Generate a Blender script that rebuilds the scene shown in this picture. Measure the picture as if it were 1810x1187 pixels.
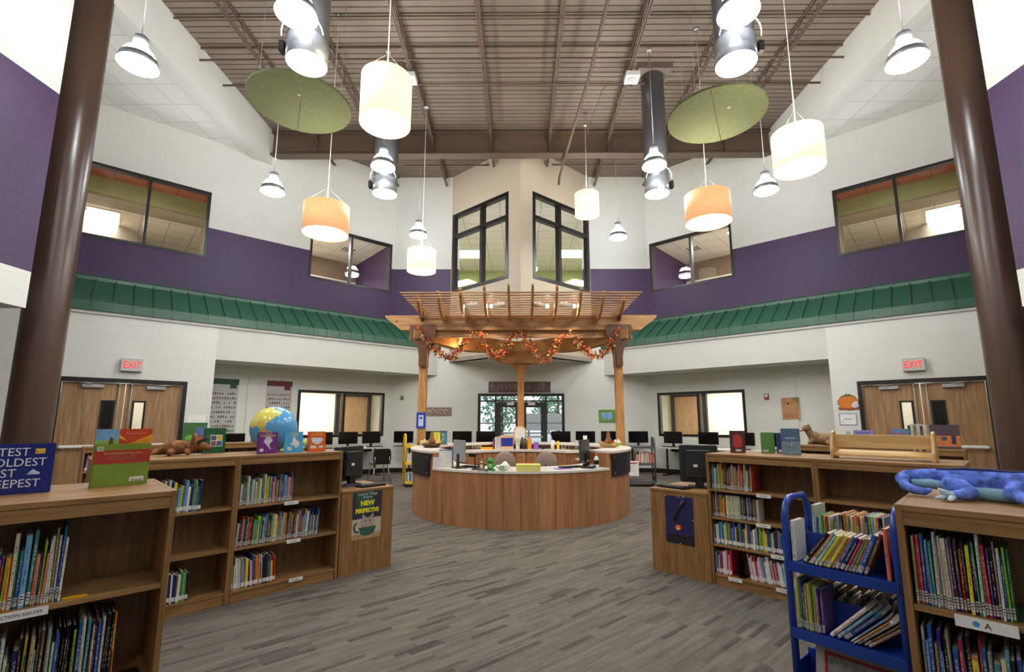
import bpy, bmesh, math, random
from mathutils import Matrix, Vector
R = math.radians; PI = math.pi
for o in list(bpy.data.objects): bpy.data.objects.remove(o)
SC = bpy.context.scene; COL = SC.collection
rnd = random.Random(7)
# ---------------------------------------------------------------- camera, world, exposure
PITCH, YAW, EYE = math.atan(128/842.0), R(.37), 1.41
cam = bpy.data.cameras.new('camera'); camo = bpy.data.objects.new('camera', cam); COL.objects.link(camo)
cam.sensor_width = 36; cam.lens = 842/1810*36; cam.shift_x = -10/1810; cam.shift_y = 22.5/1810
cam.clip_start = .02; cam.clip_end = 200
camo.location = (0, 0, EYE); camo.rotation_euler = (PI/2+PITCH, 0, YAW); SC.camera = camo
w = bpy.data.worlds.new('world'); SC.world = w; w.use_nodes = True
WN = w.node_tree.nodes; WL = w.node_tree.links
bg = WN['Background']; sky = WN.new('ShaderNodeTexSky'); sky.sky_type = 'HOSEK_WILKIE'; sky.turbidity = 6; sky.ground_albedo = .5
sky.sun_direction = (.3, .6, .55)
mixw = WN.new('ShaderNodeMixRGB'); mixw.inputs[0].default_value = .6; mixw.inputs[2].default_value = (.75, .85, 1, 1)
WL.new(sky.outputs[0], mixw.inputs[1]); WL.new(mixw.outputs[0], bg.inputs[0]); bg.inputs[1].default_value = 2.2
vs = SC.view_settings; vs.view_transform = 'Standard'; vs.look = 'None'; vs.gamma = 1; vs.use_curve_mapping = False
vs.exposure = 0.15
SC.cycles.max_bounces = 7; SC.cycles.diffuse_bounces = 4; SC.cycles.glossy_bounces = 3; SC.cycles.transmission_bounces = 4
SC.cycles.transparent_max_bounces = 8; SC.cycles.sample_clamp_indirect = 4; SC.cycles.caustics_reflective = False; SC.cycles.caustics_refractive = False
K_HID, K_DRUM, K_ROOM = 1.0, 1.0, 1.0
# ---------------------------------------------------------------- lamps' light (most sit in a lamp built below; bare room lights are added fill)
def lamp(name, kind, loc, power, color=(.94, .975, 1), size=.4, rot=(0, 0, 0), spot=None, sx=None):
    l = bpy.data.lights.new(name, kind); l.energy = power; l.color = color
    if kind == 'AREA':
        l.shape = 'DISK' if sx is None else 'RECTANGLE'; l.size = size
        if sx is not None: l.size_y = sx
    elif kind == 'SPOT': l.spot_size = spot or R(80); l.spot_blend = .5; l.shadow_soft_size = size
    else: l.shadow_soft_size = size
    o = bpy.data.objects.new(name, l); COL.objects.link(o); o.location = loc; o.rotation_euler = rot
    return o
# ---------------------------------------------------------------- materials
def s2l(c):
    return tuple(((x/255)/12.92 if x/255 <= .04045 else ((x/255+.055)/1.055)**2.4) for x in c)
MATS = {}
def newmat(name):
    m = bpy.data.materials.new(name); m.use_nodes = True; nt = m.node_tree
    return m, nt, nt.nodes['Principled BSDF']
def N(nt, t, **kw):
    n = nt.nodes.new(t)
    for k, v in kw.items(): setattr(n, k, v)
    return n
def ramp(nt, stops):
    r = N(nt, 'ShaderNodeValToRGB'); e = r.color_ramp.elements
    e[0].position = stops[0][0]; e[0].color = (*stops[0][1], 1); e[1].position = stops[-1][0]; e[1].color = (*stops[-1][1], 1)
    for p, c in stops[1:-1]:
        q = e.new(p); q.color = (*c, 1)
    return r
def mat(name, rgb, rough=.55, metal=0, var=.06, scale=8, bump=0, emit=0, emitc=None, spec=.5, stretch=(1, 1, 1), alpha=1):
    """plain procedural paint/plastic/cloth: base colour varied by a noise, optional bump"""
    if name in MATS: return MATS[name]
    m, nt, b = newmat(name); c = s2l(rgb); L = nt.links.new
    tc = N(nt, 'ShaderNodeTexCoord'); mp = N(nt, 'ShaderNodeMapping'); mp.inputs['Scale'].default_value = stretch
    nz = N(nt, 'ShaderNodeTexNoise'); nz.inputs['Scale'].default_value = scale; nz.inputs['Detail'].default_value = 4
    L(tc.outputs['Object'], mp.inputs[0]); L(mp.outputs[0], nz.inputs[0])
    r = ramp(nt, [(.3, tuple(x*(1-var) for x in c)), (.7, tuple(min(1, x*(1+var)) for x in c))])
    L(nz.outputs[0], r.inputs[0]); L(r.outputs[0], b.inputs['Base Color'])
    b.inputs['Roughness'].default_value = rough; b.inputs['Metallic'].default_value = metal; b.inputs['Specular IOR Level'].default_value = spec
    if bump:
        bp = N(nt, 'ShaderNodeBump'); bp.inputs['Strength'].default_value = bump; bp.inputs['Distance'].default_value = .01
        L(nz.outputs[0], bp.inputs['Height']); L(bp.outputs[0], b.inputs['Normal'])
    if emit:
        b.inputs['Emission Color'].default_value = (*(emitc or c), 1); b.inputs['Emission Strength'].default_value = emit
    if alpha < 1: b.inputs['Alpha'].default_value = alpha
    MATS[name] = m; return m
def wood(name, c1, c2, axis=0, scale=3, rough=.4, cell=0, knots=False):
    """grain stretched along one object axis; cell>0: planks of that width differ"""
    if name in MATS: return MATS[name]
    m, nt, b = newmat(name); L = nt.links.new
    tc = N(nt, 'ShaderNodeTexCoord'); mp = N(nt, 'ShaderNodeMapping')
    st = [14, 14, 14]; st[axis] = 1.0; mp.inputs['Scale'].default_value = st
    nz = N(nt, 'ShaderNodeTexNoise'); nz.inputs['Scale'].default_value = scale; nz.inputs['Detail'].default_value = 5; nz.inputs['Distortion'].default_value = .6
    L(tc.outputs['Object'], mp.inputs[0]); L(mp.outputs[0], nz.inputs[0])
    r = ramp(nt, [(.32, s2l(c1)), (.62, s2l(c2))]); L(nz.outputs[0], r.inputs[0])
    nb = N(nt, 'ShaderNodeTexNoise'); nb.inputs['Scale'].default_value = 1.3
    L(tc.outputs['Object'], nb.inputs[0])
    geo = N(nt, 'ShaderNodeNewGeometry')
    ma = N(nt, 'ShaderNodeMath', operation='MULTIPLY_ADD'); L(geo.outputs['Random Per Island'], ma.inputs[0]); ma.inputs[1].default_value = .16; ma.inputs[2].default_value = .84
    mb = N(nt, 'ShaderNodeMath', operation='MULTIPLY_ADD'); L(nb.outputs[0], mb.inputs[0]); mb.inputs[1].default_value = .3; mb.inputs[2].default_value = .92
    mc = N(nt, 'ShaderNodeMath', operation='MULTIPLY'); L(ma.outputs[0], mc.inputs[0]); L(mb.outputs[0], mc.inputs[1])
    vm = N(nt, 'ShaderNodeVectorMath', operation='SCALE'); L(r.outputs[0], vm.inputs[0]); L(mc.outputs[0], vm.inputs['Scale'])
    out = vm.outputs[0]
    if knots:
        vo = N(nt, 'ShaderNodeTexVoronoi'); vo.inputs['Scale'].default_value = 4.5; L(tc.outputs['Object'], vo.inputs[0])
        kr = ramp(nt, [(.04, (.25, .1, .04)), (.12, (1, 1, 1))]); L(vo.outputs['Distance'], kr.inputs[0])
        mx = N(nt, 'ShaderNodeVectorMath', operation='MULTIPLY'); L(out, mx.inputs[0]); L(kr.outputs[0], mx.inputs[1]); out = mx.outputs[0]
    L(out, b.inputs['Base Color']); b.inputs['Roughness'].default_value = rough
    MATS[name] = m; return m
def block(name, rgb, rough=.5, lines=.955, bump=.2):
    """painted concrete block: courses along local x / z"""
    if name in MATS: return MATS[name]
    m, nt, b = newmat(name); L = nt.links.new; c = s2l(rgb)
    tc = N(nt, 'ShaderNodeTexCoord'); sp = N(nt, 'ShaderNodeSeparateXYZ'); cb = N(nt, 'ShaderNodeCombineXYZ')
    L(tc.outputs['Object'], sp.inputs[0]); L(sp.outputs[0], cb.inputs[0]); L(sp.outputs[2], cb.inputs[1])
    br = N(nt, 'ShaderNodeTexBrick'); L(cb.outputs[0], br.inputs[0])
    br.inputs['Color1'].default_value = (*c, 1); br.inputs['Color2'].default_value = (*[x*.975 for x in c], 1); br.inputs['Mortar'].default_value = (*[x*lines for x in c], 1)
    br.inputs['Scale'].default_value = 1; br.inputs['Mortar Size'].default_value = .008; br.inputs['Mortar Smooth'].default_value = .6
    br.inputs['Brick Width'].default_value = .4064; br.inputs['Row Height'].default_value = .2032
    L(br.outputs[0], b.inputs['Base Color']); b.inputs['Roughness'].default_value = rough
    nz = N(nt, 'ShaderNodeTexNoise'); nz.inputs['Scale'].default_value = 60; L(tc.outputs['Object'], nz.inputs[0])
    ad = N(nt, 'ShaderNodeMath', operation='MULTIPLY_ADD'); L(br.outputs['Fac'], ad.inputs[0]); ad.inputs[1].default_value = -1; L(nz.outputs[0], ad.inputs[2])
    bp = N(nt, 'ShaderNodeBump'); bp.inputs['Strength'].default_value = bump; bp.inputs['Distance'].default_value = .006
    L(ad.outputs[0], bp.inputs['Height']); L(bp.outputs[0], b.inputs['Normal'])
    MATS[name] = m; return m
def tiles(name, rgb, grid=.61, line=(150, 148, 140)):
    """acoustic lay-in ceiling"""
    if name in MATS: return MATS[name]
    m, nt, b = newmat(name); L = nt.links.new; c = s2l(rgb)
    tc = N(nt, 'ShaderNodeTexCoord'); br = N(nt, 'ShaderNodeTexBrick'); L(tc.outputs['Object'], br.inputs[0]); br.offset = 0
    br.inputs['Color1'].default_value = (*c, 1); br.inputs['Color2'].default_value = (*[x*.97 for x in c], 1); br.inputs['Mortar'].default_value = (*s2l(line), 1)
    br.inputs['Scale'].default_value = 1; br.inputs['Mortar Size'].default_value = .009; br.inputs['Brick Width'].default_value = grid; br.inputs['Row Height'].default_value = grid
    L(br.outputs[0], b.inputs['Base Color']); b.inputs['Roughness'].default_value = .8
    MATS[name] = m; return m
def carpet():
    m, nt, b = newmat('carpet'); L = nt.links.new
    tc = N(nt, 'ShaderNodeTexCoord'); ro = N(nt, 'ShaderNodeMapping'); ro.inputs['Rotation'].default_value = (0, 0, -R(42.5)); L(tc.outputs['Object'], ro.inputs[0])
    def brick(w, h, off):
        br = N(nt, 'ShaderNodeTexBrick'); L(ro.outputs[0], br.inputs[0]); br.offset = off; br.squash = .8; br.squash_frequency = 3
        br.inputs['Color1'].default_value = (0, 0, 0, 1); br.inputs['Color2'].default_value = (1, 1, 1, 1); br.inputs['Mortar'].default_value = (.5, .5, .5, 1)
        br.inputs['Scale'].default_value = 1; br.inputs['Mortar Size'].default_value = 0; br.inputs['Brick Width'].default_value = w; br.inputs['Row Height'].default_value = h; br.inputs['Bias'].default_value = 0
        return br.outputs[0]
    r1 = ramp(nt, [(.0, (.0,)*3), (.13, (.22,)*3), (.2, (.6,)*3), (1, (1,)*3)]); L(brick(.31, .042, .41), r1.inputs[0])
    r2 = ramp(nt, [(.0, (.3,)*3), (1, (.7,)*3)]); L(brick(.9, .021, .27), r2.inputs[0])
    def noise(sx, sy, sc, det):
        mp = N(nt, 'ShaderNodeMapping'); mp.inputs['Scale'].default_value = (sx, sy, 1); L(ro.outputs[0], mp.inputs[0])
        n = N(nt, 'ShaderNodeTexNoise'); n.inputs['Scale'].default_value = sc; n.inputs['Detail'].default_value = det; n.inputs['Roughness'].default_value = .6; L(mp.outputs[0], n.inputs[0]); return n.outputs[0]
    n1 = noise(1.4, 16, 2.2, 4); n2 = noise(8, 90, 3, 2)
    def mad(x, k, y):
        a = N(nt, 'ShaderNodeMath', operation='MULTIPLY_ADD'); L(x, a.inputs[0]); a.inputs[1].default_value = k
        if isinstance(y, float): a.inputs[2].default_value = y
        else: L(y, a.inputs[2])
        return a.outputs[0]
    v = mad(r1.outputs[0], .30, 0.0); v = mad(r2.outputs[0], .22, v); v = mad(n1, .42, v); v = mad(n2, .3, v)
    r = ramp(nt, [(.36, s2l((66, 60, 54))), (.52, s2l((86, 80, 73))), (.66, s2l((100, 94, 86))), (.9, s2l((124, 116, 105)))]); L(v, r.inputs[0])
    L(r.outputs[0], b.inputs['Base Color']); b.inputs['Roughness'].default_value = .95; b.inputs['Specular IOR Level'].default_value = .12
    bp = N(nt, 'ShaderNodeBump'); bp.inputs['Strength'].default_value = .3; bp.inputs['Distance'].default_value = .004; L(n2, bp.inputs['Height']); L(bp.outputs[0], b.inputs['Normal'])
    return m
def glass(name, tint=(1, 1, 1), refl=.035, dark=0.):
    if name in MATS: return MATS[name]
    m, nt, b = newmat(name); nt.nodes.remove(b); L = nt.links.new; out = nt.nodes['Material Output']
    t = N(nt, 'ShaderNodeBsdfTransparent'); t.inputs[0].default_value = (*tint, 1); g = N(nt, 'ShaderNodeBsdfGlossy'); g.inputs['Roughness'].default_value = .01
    lw = N(nt, 'ShaderNodeLayerWeight'); fr = N(nt, 'ShaderNodeMath', operation='POWER'); L(lw.outputs['Facing'], fr.inputs[0]); fr.inputs[1].default_value = 5; mx = N(nt, 'ShaderNodeMixShader')
    nz = N(nt, 'ShaderNodeTexNoise'); nz.inputs['Scale'].default_value = 2
    ma = N(nt, 'ShaderNodeMath', operation='MULTIPLY_ADD'); L(fr.outputs[0], ma.inputs[0]); ma.inputs[1].default_value = .9; ma.inputs[2].default_value = refl
    L(ma.outputs[0], mx.inputs[0]); L(t.outputs[0], mx.inputs[1]); L(g.outputs[0], mx.inputs[2]); L(mx.outputs[0], out.inputs[0])
    MATS[name] = m; return m
def book_cover():
    m, nt, b = newmat('book_cover'); L = nt.links.new
    oi = N(nt, 'ShaderNodeObjectInfo'); tc = N(nt, 'ShaderNodeTexCoord'); sp = N(nt, 'ShaderNodeSeparateXYZ'); L(tc.outputs['Generated'], sp.inputs[0])
    # coloured band at the head of the spine, its height and hue differ from book to book
    hs = N(nt, 'ShaderNodeHueSaturation'); hm = N(nt, 'ShaderNodeMath', operation='MULTIPLY_ADD'); L(oi.outputs['Random'], hm.inputs[0]); hm.inputs[1].default_value = .2; hm.inputs[2].default_value = .4
    L(hm.outputs[0], hs.inputs['Hue']); L(oi.outputs['Color'], hs.inputs['Color']); hs.inputs['Value'].default_value = .8
    th = N(nt, 'ShaderNodeMath', operation='MULTIPLY_ADD'); fr = N(nt, 'ShaderNodeMath', operation='FRACT'); mu = N(nt, 'ShaderNodeMath', operation='MULTIPLY'); L(oi.outputs['Random'], mu.inputs[0]); mu.inputs[1].default_value = 17.3; L(mu.outputs[0], fr.inputs[0])
    L(fr.outputs[0], th.inputs[0]); th.inputs[1].default_value = .45; th.inputs[2].default_value = .72
    gt = N(nt, 'ShaderNodeMath', operation='GREATER_THAN'); L(sp.outputs[2], gt.inputs[0]); L(th.outputs[0], gt.inputs[1])
    m1 = N(nt, 'ShaderNodeMixRGB'); L(gt.outputs[0], m1.inputs[0]); L(oi.outputs['Color'], m1.inputs[1]); L(hs.outputs[0], m1.inputs[2])
    # title marks running down the spine
    mp = N(nt, 'ShaderNodeMapping'); L(tc.outputs['Generated'], mp.inputs[0]); mp.inputs['Scale'].default_value = (1.2, .1, 26)
    ad = N(nt, 'ShaderNodeVectorMath', operation='ADD'); cb = N(nt, 'ShaderNodeCombineXYZ'); L(mu.outputs[0], cb.inputs[0]); L(mu.outputs[0], cb.inputs[2]); L(mp.outputs[0], ad.inputs[0]); L(cb.outputs[0], ad.inputs[1])
    nz = N(nt, 'ShaderNodeTexNoise'); nz.inputs['Scale'].default_value = 1.6; L(ad.outputs[0], nz.inputs[0])
    g2 = N(nt, 'ShaderNodeMath', operation='GREATER_THAN'); L(nz.outputs[0], g2.inputs[0]); g2.inputs[1].default_value = .52
    def band(src, lo, hi):
        a = N(nt, 'ShaderNodeMath', operation='GREATER_THAN'); L(src, a.inputs[0]); a.inputs[1].default_value = lo
        c = N(nt, 'ShaderNodeMath', operation='LESS_THAN'); L(src, c.inputs[0]); c.inputs[1].default_value = hi
        d = N(nt, 'ShaderNodeMath', operation='MULTIPLY'); L(a.outputs[0], d.inputs[0]); L(c.outputs[0], d.inputs[1]); return d.outputs[0]
    q = N(nt, 'ShaderNodeMath', operation='MULTIPLY'); L(band(sp.outputs[0], .32, .68), q.inputs[0]); L(band(sp.outputs[2], .3, .85), q.inputs[1])
    q2 = N(nt, 'ShaderNodeMath', operation='MULTIPLY'); L(q.outputs[0], q2.inputs[0]); L(g2.outputs[0], q2.inputs[1])
    # light titles on dark books, dark titles on light books
    bw = N(nt, 'ShaderNodeRGBToBW'); L(oi.outputs['Color'], bw.inputs[0]); lt = N(nt, 'ShaderNodeMath', operation='LESS_THAN'); L(bw.outputs[0], lt.inputs[0]); lt.inputs[1].default_value = .3
    tcx = N(nt, 'ShaderNodeMixRGB'); L(lt.outputs[0], tcx.inputs[0]); tcx.inputs[1].default_value = (.06, .05, .08, 1); tcx.inputs[2].default_value = (.8, .75, .5, 1)
    q3 = N(nt, 'ShaderNodeMath', operation='MULTIPLY'); L(q2.outputs[0], q3.inputs[0]); q3.inputs[1].default_value = .75
    m2 = N(nt, 'ShaderNodeMixRGB'); L(q3.outputs[0], m2.inputs[0]); L(m1.outputs[0], m2.inputs[1]); L(tcx.outputs[0], m2.inputs[2])
    L(m2.outputs[0], b.inputs['Base Color']); b.inputs['Roughness'].default_value = .35
    return m
# ---------------------------------------------------------------- mesh builder
class MB:
    def __init__(s): s.v = []; s.f = []; s.mi = []; s.sm = []; s.T = Matrix.Identity(4); s.m = 0; s.s = False
    def at(s, loc=(0, 0, 0), rz=0, rx=0, ry=0): s.T = Matrix.Translation(loc) @ Matrix.Rotation(rz, 4, 'Z') @ Matrix.Rotation(ry, 4, 'Y') @ Matrix.Rotation(rx, 4, 'X'); return s
    def M(s, i): s.m = i; return s
    def add(s, V, F, smooth=None):
        b = len(s.v); s.v += [tuple(s.T @ Vector(p)) for p in V]
        for q in F: s.f.append([b+i for i in q]); s.mi.append(s.m); s.sm.append(s.s if smooth is None else smooth)
        return s
    def box(s, x0, x1, y0, y1, z0, z1):
        return s.add([(x0, y0, z0), (x1, y0, z0), (x1, y1, z0), (x0, y1, z0), (x0, y0, z1), (x1, y0, z1), (x1, y1, z1), (x0, y1, z1)],
                     [(0, 3, 2, 1), (4, 5, 6, 7), (0, 1, 5, 4), (1, 2, 6, 5), (2, 3, 7, 6), (3, 0, 4, 7)])
    def rbox(s, x0, x1, y0, y1, z0, z1, r, seg=3, axis='z'):
        """box with edges parallel to one axis rounded"""
        if axis == 'z': a0, a1, b0, b1, c0, c1 = x0, x1, y0, y1, z0, z1; f = lambda a, b, c: (a, b, c)
        elif axis == 'y': a0, a1, b0, b1, c0, c1 = x0, x1, z0, z1, y0, y1; f = lambda a, b, c: (a, c, b)
        else: a0, a1, b0, b1, c0, c1 = y0, y1, z0, z1, x0, x1; f = lambda a, b, c: (c, a, b)
        P = []
        for cx, cy, t0 in ((a1-r, b0+r, -90), (a1-r, b1-r, 0), (a0+r, b1-r, 90), (a0+r, b0+r, 180)):
            for k in range(seg+1):
                t = R(t0+90*k/seg); P.append((cx+r*math.cos(t), cy+r*math.sin(t)))
        n = len(P); V = [f(p[0], p[1], c0) for p in P]+[f(p[0], p[1], c1) for p in P]
        F = [[i, (i+1) % n, n+(i+1) % n, n+i] for i in range(n)]+[list(range(n))[::-1], list(range(n, 2*n))]
        return s.add(V, F)
    def prism(s, P, y0, y1, axis='y'):
        """polygon in x,z pushed along y (axis y) / x,y pushed along z / y,z pushed along x"""
        n = len(P)
        f = {'y': lambda p, c: (p[0], c, p[1]), 'z': lambda p, c: (p[0], p[1], c), 'x': lambda p, c: (c, p[0], p[1])}[axis]
        V = [f(p, y0) for p in P]+[f(p, y1) for p in P]
        return s.add(V, [list(range(n)), list(range(n, 2*n))[::-1]]+[[i, n+i, n+(i+1) % n, (i+1) % n] for i in range(n)])
    def lathe(s, prof, n=24, cap=True, a0=0, a1=2*PI):
        full = abs(a1-a0-2*PI) < 1e-6; m = n if full else n+1; V = []; F = []
        for k in range(m):
            t = a0+(a1-a0)*k/n
            for r, z in prof: V.append((r*math.cos(t), r*math.sin(t), z))
        p = len(prof)
        for k in range(n):
            j = (k+1) % m
            for i in range(p-1): F.append([k*p+i, j*p+i, j*p+i+1, k*p+i+1])
        s.add(V, F, True)
        return s
    def tube(s, P, r, n=8, closed=False, cap=True):
        P = [Vector(p) for p in P]; m = len(P); V = []; F = []
        rr = r if isinstance(r, (list, tuple)) else [r]*m; up = None
        for i, p in enumerate(P):
            if closed: d = (P[(i+1) % m]-P[i-1])
            else: d = (P[min(i+1, m-1)]-P[max(i-1, 0)])
            d.normalize()
            if up is None:
                up = Vector((0, 0, 1)) if abs(d.z) < .9 else Vector((1, 0, 0))
            a = d.cross(up); a.normalize(); b = a.cross(d); up = b
            for k in range(n):
                t = 2*PI*k/n; V.append(tuple(p+(a*math.cos(t)+b*math.sin(t))*rr[i]))
        for i in range(m if closed else m-1):
            j = (i+1) % m
            for k in range(n): F.append([i*n+k, i*n+(k+1) % n, j*n+(k+1) % n, j*n+k])
        if cap and not closed: F += [list(range(n))[::-1], list(range((m-1)*n, m*n))]
        return s.add(V, F, True)
    def cyl(s, c, r, h, n=20, r2=None, axis='z'):
        r2 = r if r2 is None else r2; V = []
        for k, (q, z) in enumerate(((r, 0), (r2, h))):
            for i in range(n):
                t = 2*PI*i/n; a, b = q*math.cos(t), q*math.sin(t)
                V.append({'z': (c[0]+a, c[1]+b, c[2]+z), 'y': (c[0]+a, c[1]+z, c[2]+b), 'x': (c[0]+z, c[1]+a, c[2]+b)}[axis])
        s.add(V, [[i, (i+1) % n, n+(i+1) % n, n+i] for i in range(n)], True)
        b = len(s.v)-2*n
        for q in ([b+i for i in range(n)][::-1], [b+n+i for i in range(n)]): s.f.append(q); s.mi.append(s.m); s.sm.append(False)
        return s
    def ball(s, c, rad, nu=16, nv=10):
        rx, ry, rz = rad if isinstance(rad, (list, tuple)) else (rad,)*3; V = []; F = []
        for j in range(nv+1):
            f = PI*j/nv
            for i in range(nu):
                t = 2*PI*i/nu; V.append((c[0]+rx*math.sin(f)*math.cos(t), c[1]+ry*math.sin(f)*math.sin(t), c[2]-rz*math.cos(f)))
        for j in range(nv):
            for i in range(nu): F.append([j*nu+i, j*nu+(i+1) % nu, (j+1)*nu+(i+1) % nu, (j+1)*nu+i])
        return s.add(V, F, True)
    def mesh(s, name, mats):
        me = bpy.data.meshes.new(name); me.from_pydata(s.v, [], s.f); me.update()
        for m in (mats if isinstance(mats, (list, tuple)) else [mats]): me.materials.append(m)
        me.polygons.foreach_set('material_index', s.mi); me.polygons.foreach_set('use_smooth', s.sm)
        bm = bmesh.new(); bm.from_mesh(me); bmesh.ops.recalc_face_normals(bm, faces=bm.faces); bm.to_mesh(me); bm.free()
        return me
def obj(name, mb, mats, parent=None, loc=(0, 0, 0), rz=0, bevel=0, label=None):
    me = mb.mesh(name, mats) if isinstance(mb, MB) else mb
    o = bpy.data.objects.new(name, me); COL.objects.link(o); o.location = loc; o.rotation_euler = (0, 0, rz)
    if parent: o.parent = parent
    if label: o['label'] = label
    if bevel:
        b = o.modifiers.new('bevel', 'BEVEL'); b.width = bevel; b.segments = 2; b.limit_method = 'ANGLE'; b.angle_limit = R(40)
    return o
def thing(name, label, cat, loc=(0, 0, 0), rz=0, group=None):
    o = bpy.data.objects.new(name, None); COL.objects.link(o); o.location = loc; o.rotation_euler = (0, 0, rz); o.empty_display_size = .1
    return tag(o, label, cat, group)
def tag(o, label, cat, group=None):
    o['label'] = label; o['category'] = cat
    if group: o['group'] = group
    return o
def struct(o): o['kind'] = 'structure'; return o
def sgroup(name, loc=(0, 0, 0), rz=0):
    o = bpy.data.objects.new(name, None); COL.objects.link(o); o.location = loc; o.rotation_euler = (0, 0, rz); o['kind'] = 'structure'; return o
def copy_tree(o, parent=None, loc=None, rz=None):
    c = o.copy(); COL.objects.link(c); c.parent = parent if parent else None
    if loc is not None: c.location = loc
    if rz is not None: c.rotation_euler = (0, 0, rz)
    for ch in o.children: copy_tree(ch, c)
    return c
def text(name, body, size, mat_, parent=None, loc=(0, 0, 0), rot=(PI/2, 0, 0), align='CENTER', ext=.0006, sx=1, label=None, bold=0):
    cu = bpy.data.curves.new(name, 'FONT'); cu.body = body; cu.size = size; cu.align_x = align; cu.extrude = ext; cu.space_line = .85; cu.offset = bold; cu.resolution_u = 3
    t = bpy.data.objects.new(name+'_tmp', cu); COL.objects.link(t); dg = bpy.context.evaluated_depsgraph_get(); dg.update()
    me = bpy.data.meshes.new_from_object(t.evaluated_get(dg)); bpy.data.objects.remove(t); me.materials.clear(); me.materials.append(mat_)
    o = bpy.data.objects.new(name, me); COL.objects.link(o); o.location = loc; o.rotation_euler = rot; o.scale = (sx, 1, 1)
    if parent: o.parent = parent
    if label: o['label'] = label
    return o
def blob(name, mb, m, parent=None, voxel=.006, loc=(0, 0, 0), rz=0, smooth=4, label=None):
    """soft toy skin: overlapping shapes fused into one surface"""
    o = obj(name, mb, m, parent, loc, rz, label=label)
    r = o.modifiers.new('fuse', 'REMESH'); r.mode = 'VOXEL'; r.voxel_size = voxel; r.use_smooth_shade = True
    s = o.modifiers.new('soften', 'SMOOTH'); s.factor = .6; s.iterations = smooth
    return o
# common materials
WHITE = block('painted_block', (222, 223, 214)); PURP = block('purple_block', (66, 42, 80), rough=.55, lines=.8)
DRY = mat('white_drywall', (206, 206, 198), rough=.6, var=.02, scale=3); BEIGE = mat('beige_drywall', (205, 190, 168), rough=.6, var=.02, scale=3)
BLACKM = mat('black_frame', (26, 24, 22), rough=.4, var=.1); BROWNST = mat('brown_steel', (92, 74, 62), rough=.5, var=.08, scale=3)
DECKM = mat('brown_roof_deck', (116, 103, 91), rough=.6, var=.09, scale=1.5)
PANE = glass('window_glass'); TILE = tiles('ceiling_tile', (238, 237, 232), .61, (204, 202, 196))
OAK_X = wood('oak_lengthwise', (130, 94, 54), (166, 124, 78), 0); OAK_Z = wood('oak_upright', (122, 86, 48), (156, 115, 70), 2)
OAK_D = wood('oak_back', (110, 82, 48), (140, 106, 66), 2)
CEDAR_X = wood('cedar_lengthwise', (160, 114, 66), (202, 154, 98), 0, knots=True); CEDAR_Y = wood('cedar_rafter', (150, 104, 60), (192, 144, 92), 1, knots=True); CEDAR_Z = wood('cedar_post', (168, 116, 62), (206, 152, 92), 2, knots=True)
MAPLE = wood('maple_rack', (206, 166, 108), (230, 192, 136), 0)
DOORW = wood('door_veneer', (144, 110, 74), (176, 138, 98), 2, scale=2); DESKW = wood('desk_veneer', (156, 104, 66), (184, 130, 88), 2, scale=1.2)
LAMIN = mat('white_laminate', (226, 220, 208), rough=.35, var=.03, scale=40); STEEL = mat('brushed_steel', (170, 172, 175), rough=.3, metal=.9, var=.05)
BLK = mat('black_plastic', (22, 22, 24), rough=.35, var=.1); DGREY = mat('dark_grey_plastic', (56, 57, 60), rough=.45); LGREY = mat('light_grey_metal', (176, 176, 174), rough=.45)
PAPER = mat('white_paper', (238, 236, 230), rough=.7, var=.02); INK = mat('black_ink', (30, 28, 30), rough=.6); CREAM = mat('book_pages', (232, 224, 204), rough=.8, var=.08, scale=90, stretch=(20, 1, 1))
COVER = book_cover()
# ================================================================ ROOM SHELL
FA = R(41.5); FX, FY = 7.563, 9.085      # facade frames: origin at the middle of the double doors
def wall(name, loc, rz, s0, s1, z0, z1, holes, mats, bands=None, y0=0, th=.2, flip=False):
    mb = MB(); bands = bands or [(z0, z1, 0)]
    if flip: s0, s1 = -s1, -s0; holes = [(-b, -a, c, d) for a, b, c, d in holes]
    xs = sorted({s0, s1}|{h for q in holes for h in q[:2] if s0 < h < s1}); zs = sorted({z0, z1}|{h for q in holes for h in q[2:] if z0 < h < z1}|{b for q in bands for b in q[:2] if z0 < b < z1})
    for a, b in zip(xs, xs[1:]):
        for c, d in zip(zs, zs[1:]):
            mx, mz = (a+b)/2, (c+d)/2
            if any(h[0] < mx < h[1] and h[2] < mz < h[3] for h in holes): continue
            mb.M(next((q[2] for q in bands if q[0] <= mz <= q[1]), 0)).box(a, b, y0, y0+th, c, d)
    return struct(obj(name, mb, mats, None, loc, rz))
W1, W2, W3 = (-1.05, 1.16, 5.14, 6.74), (3.45, 5.78, 5.14, 6.62), (3.4, 5.73, 1.0, 2.2)
DOOR = (-.97, .97, 0, 2.21)
BANDS = [(3.33, 5.88, 1)]
fl = MB().box(-14, 14, -5.2, 13.9, -.1, 0); struct(obj('floor', fl, carpet()))
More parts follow.
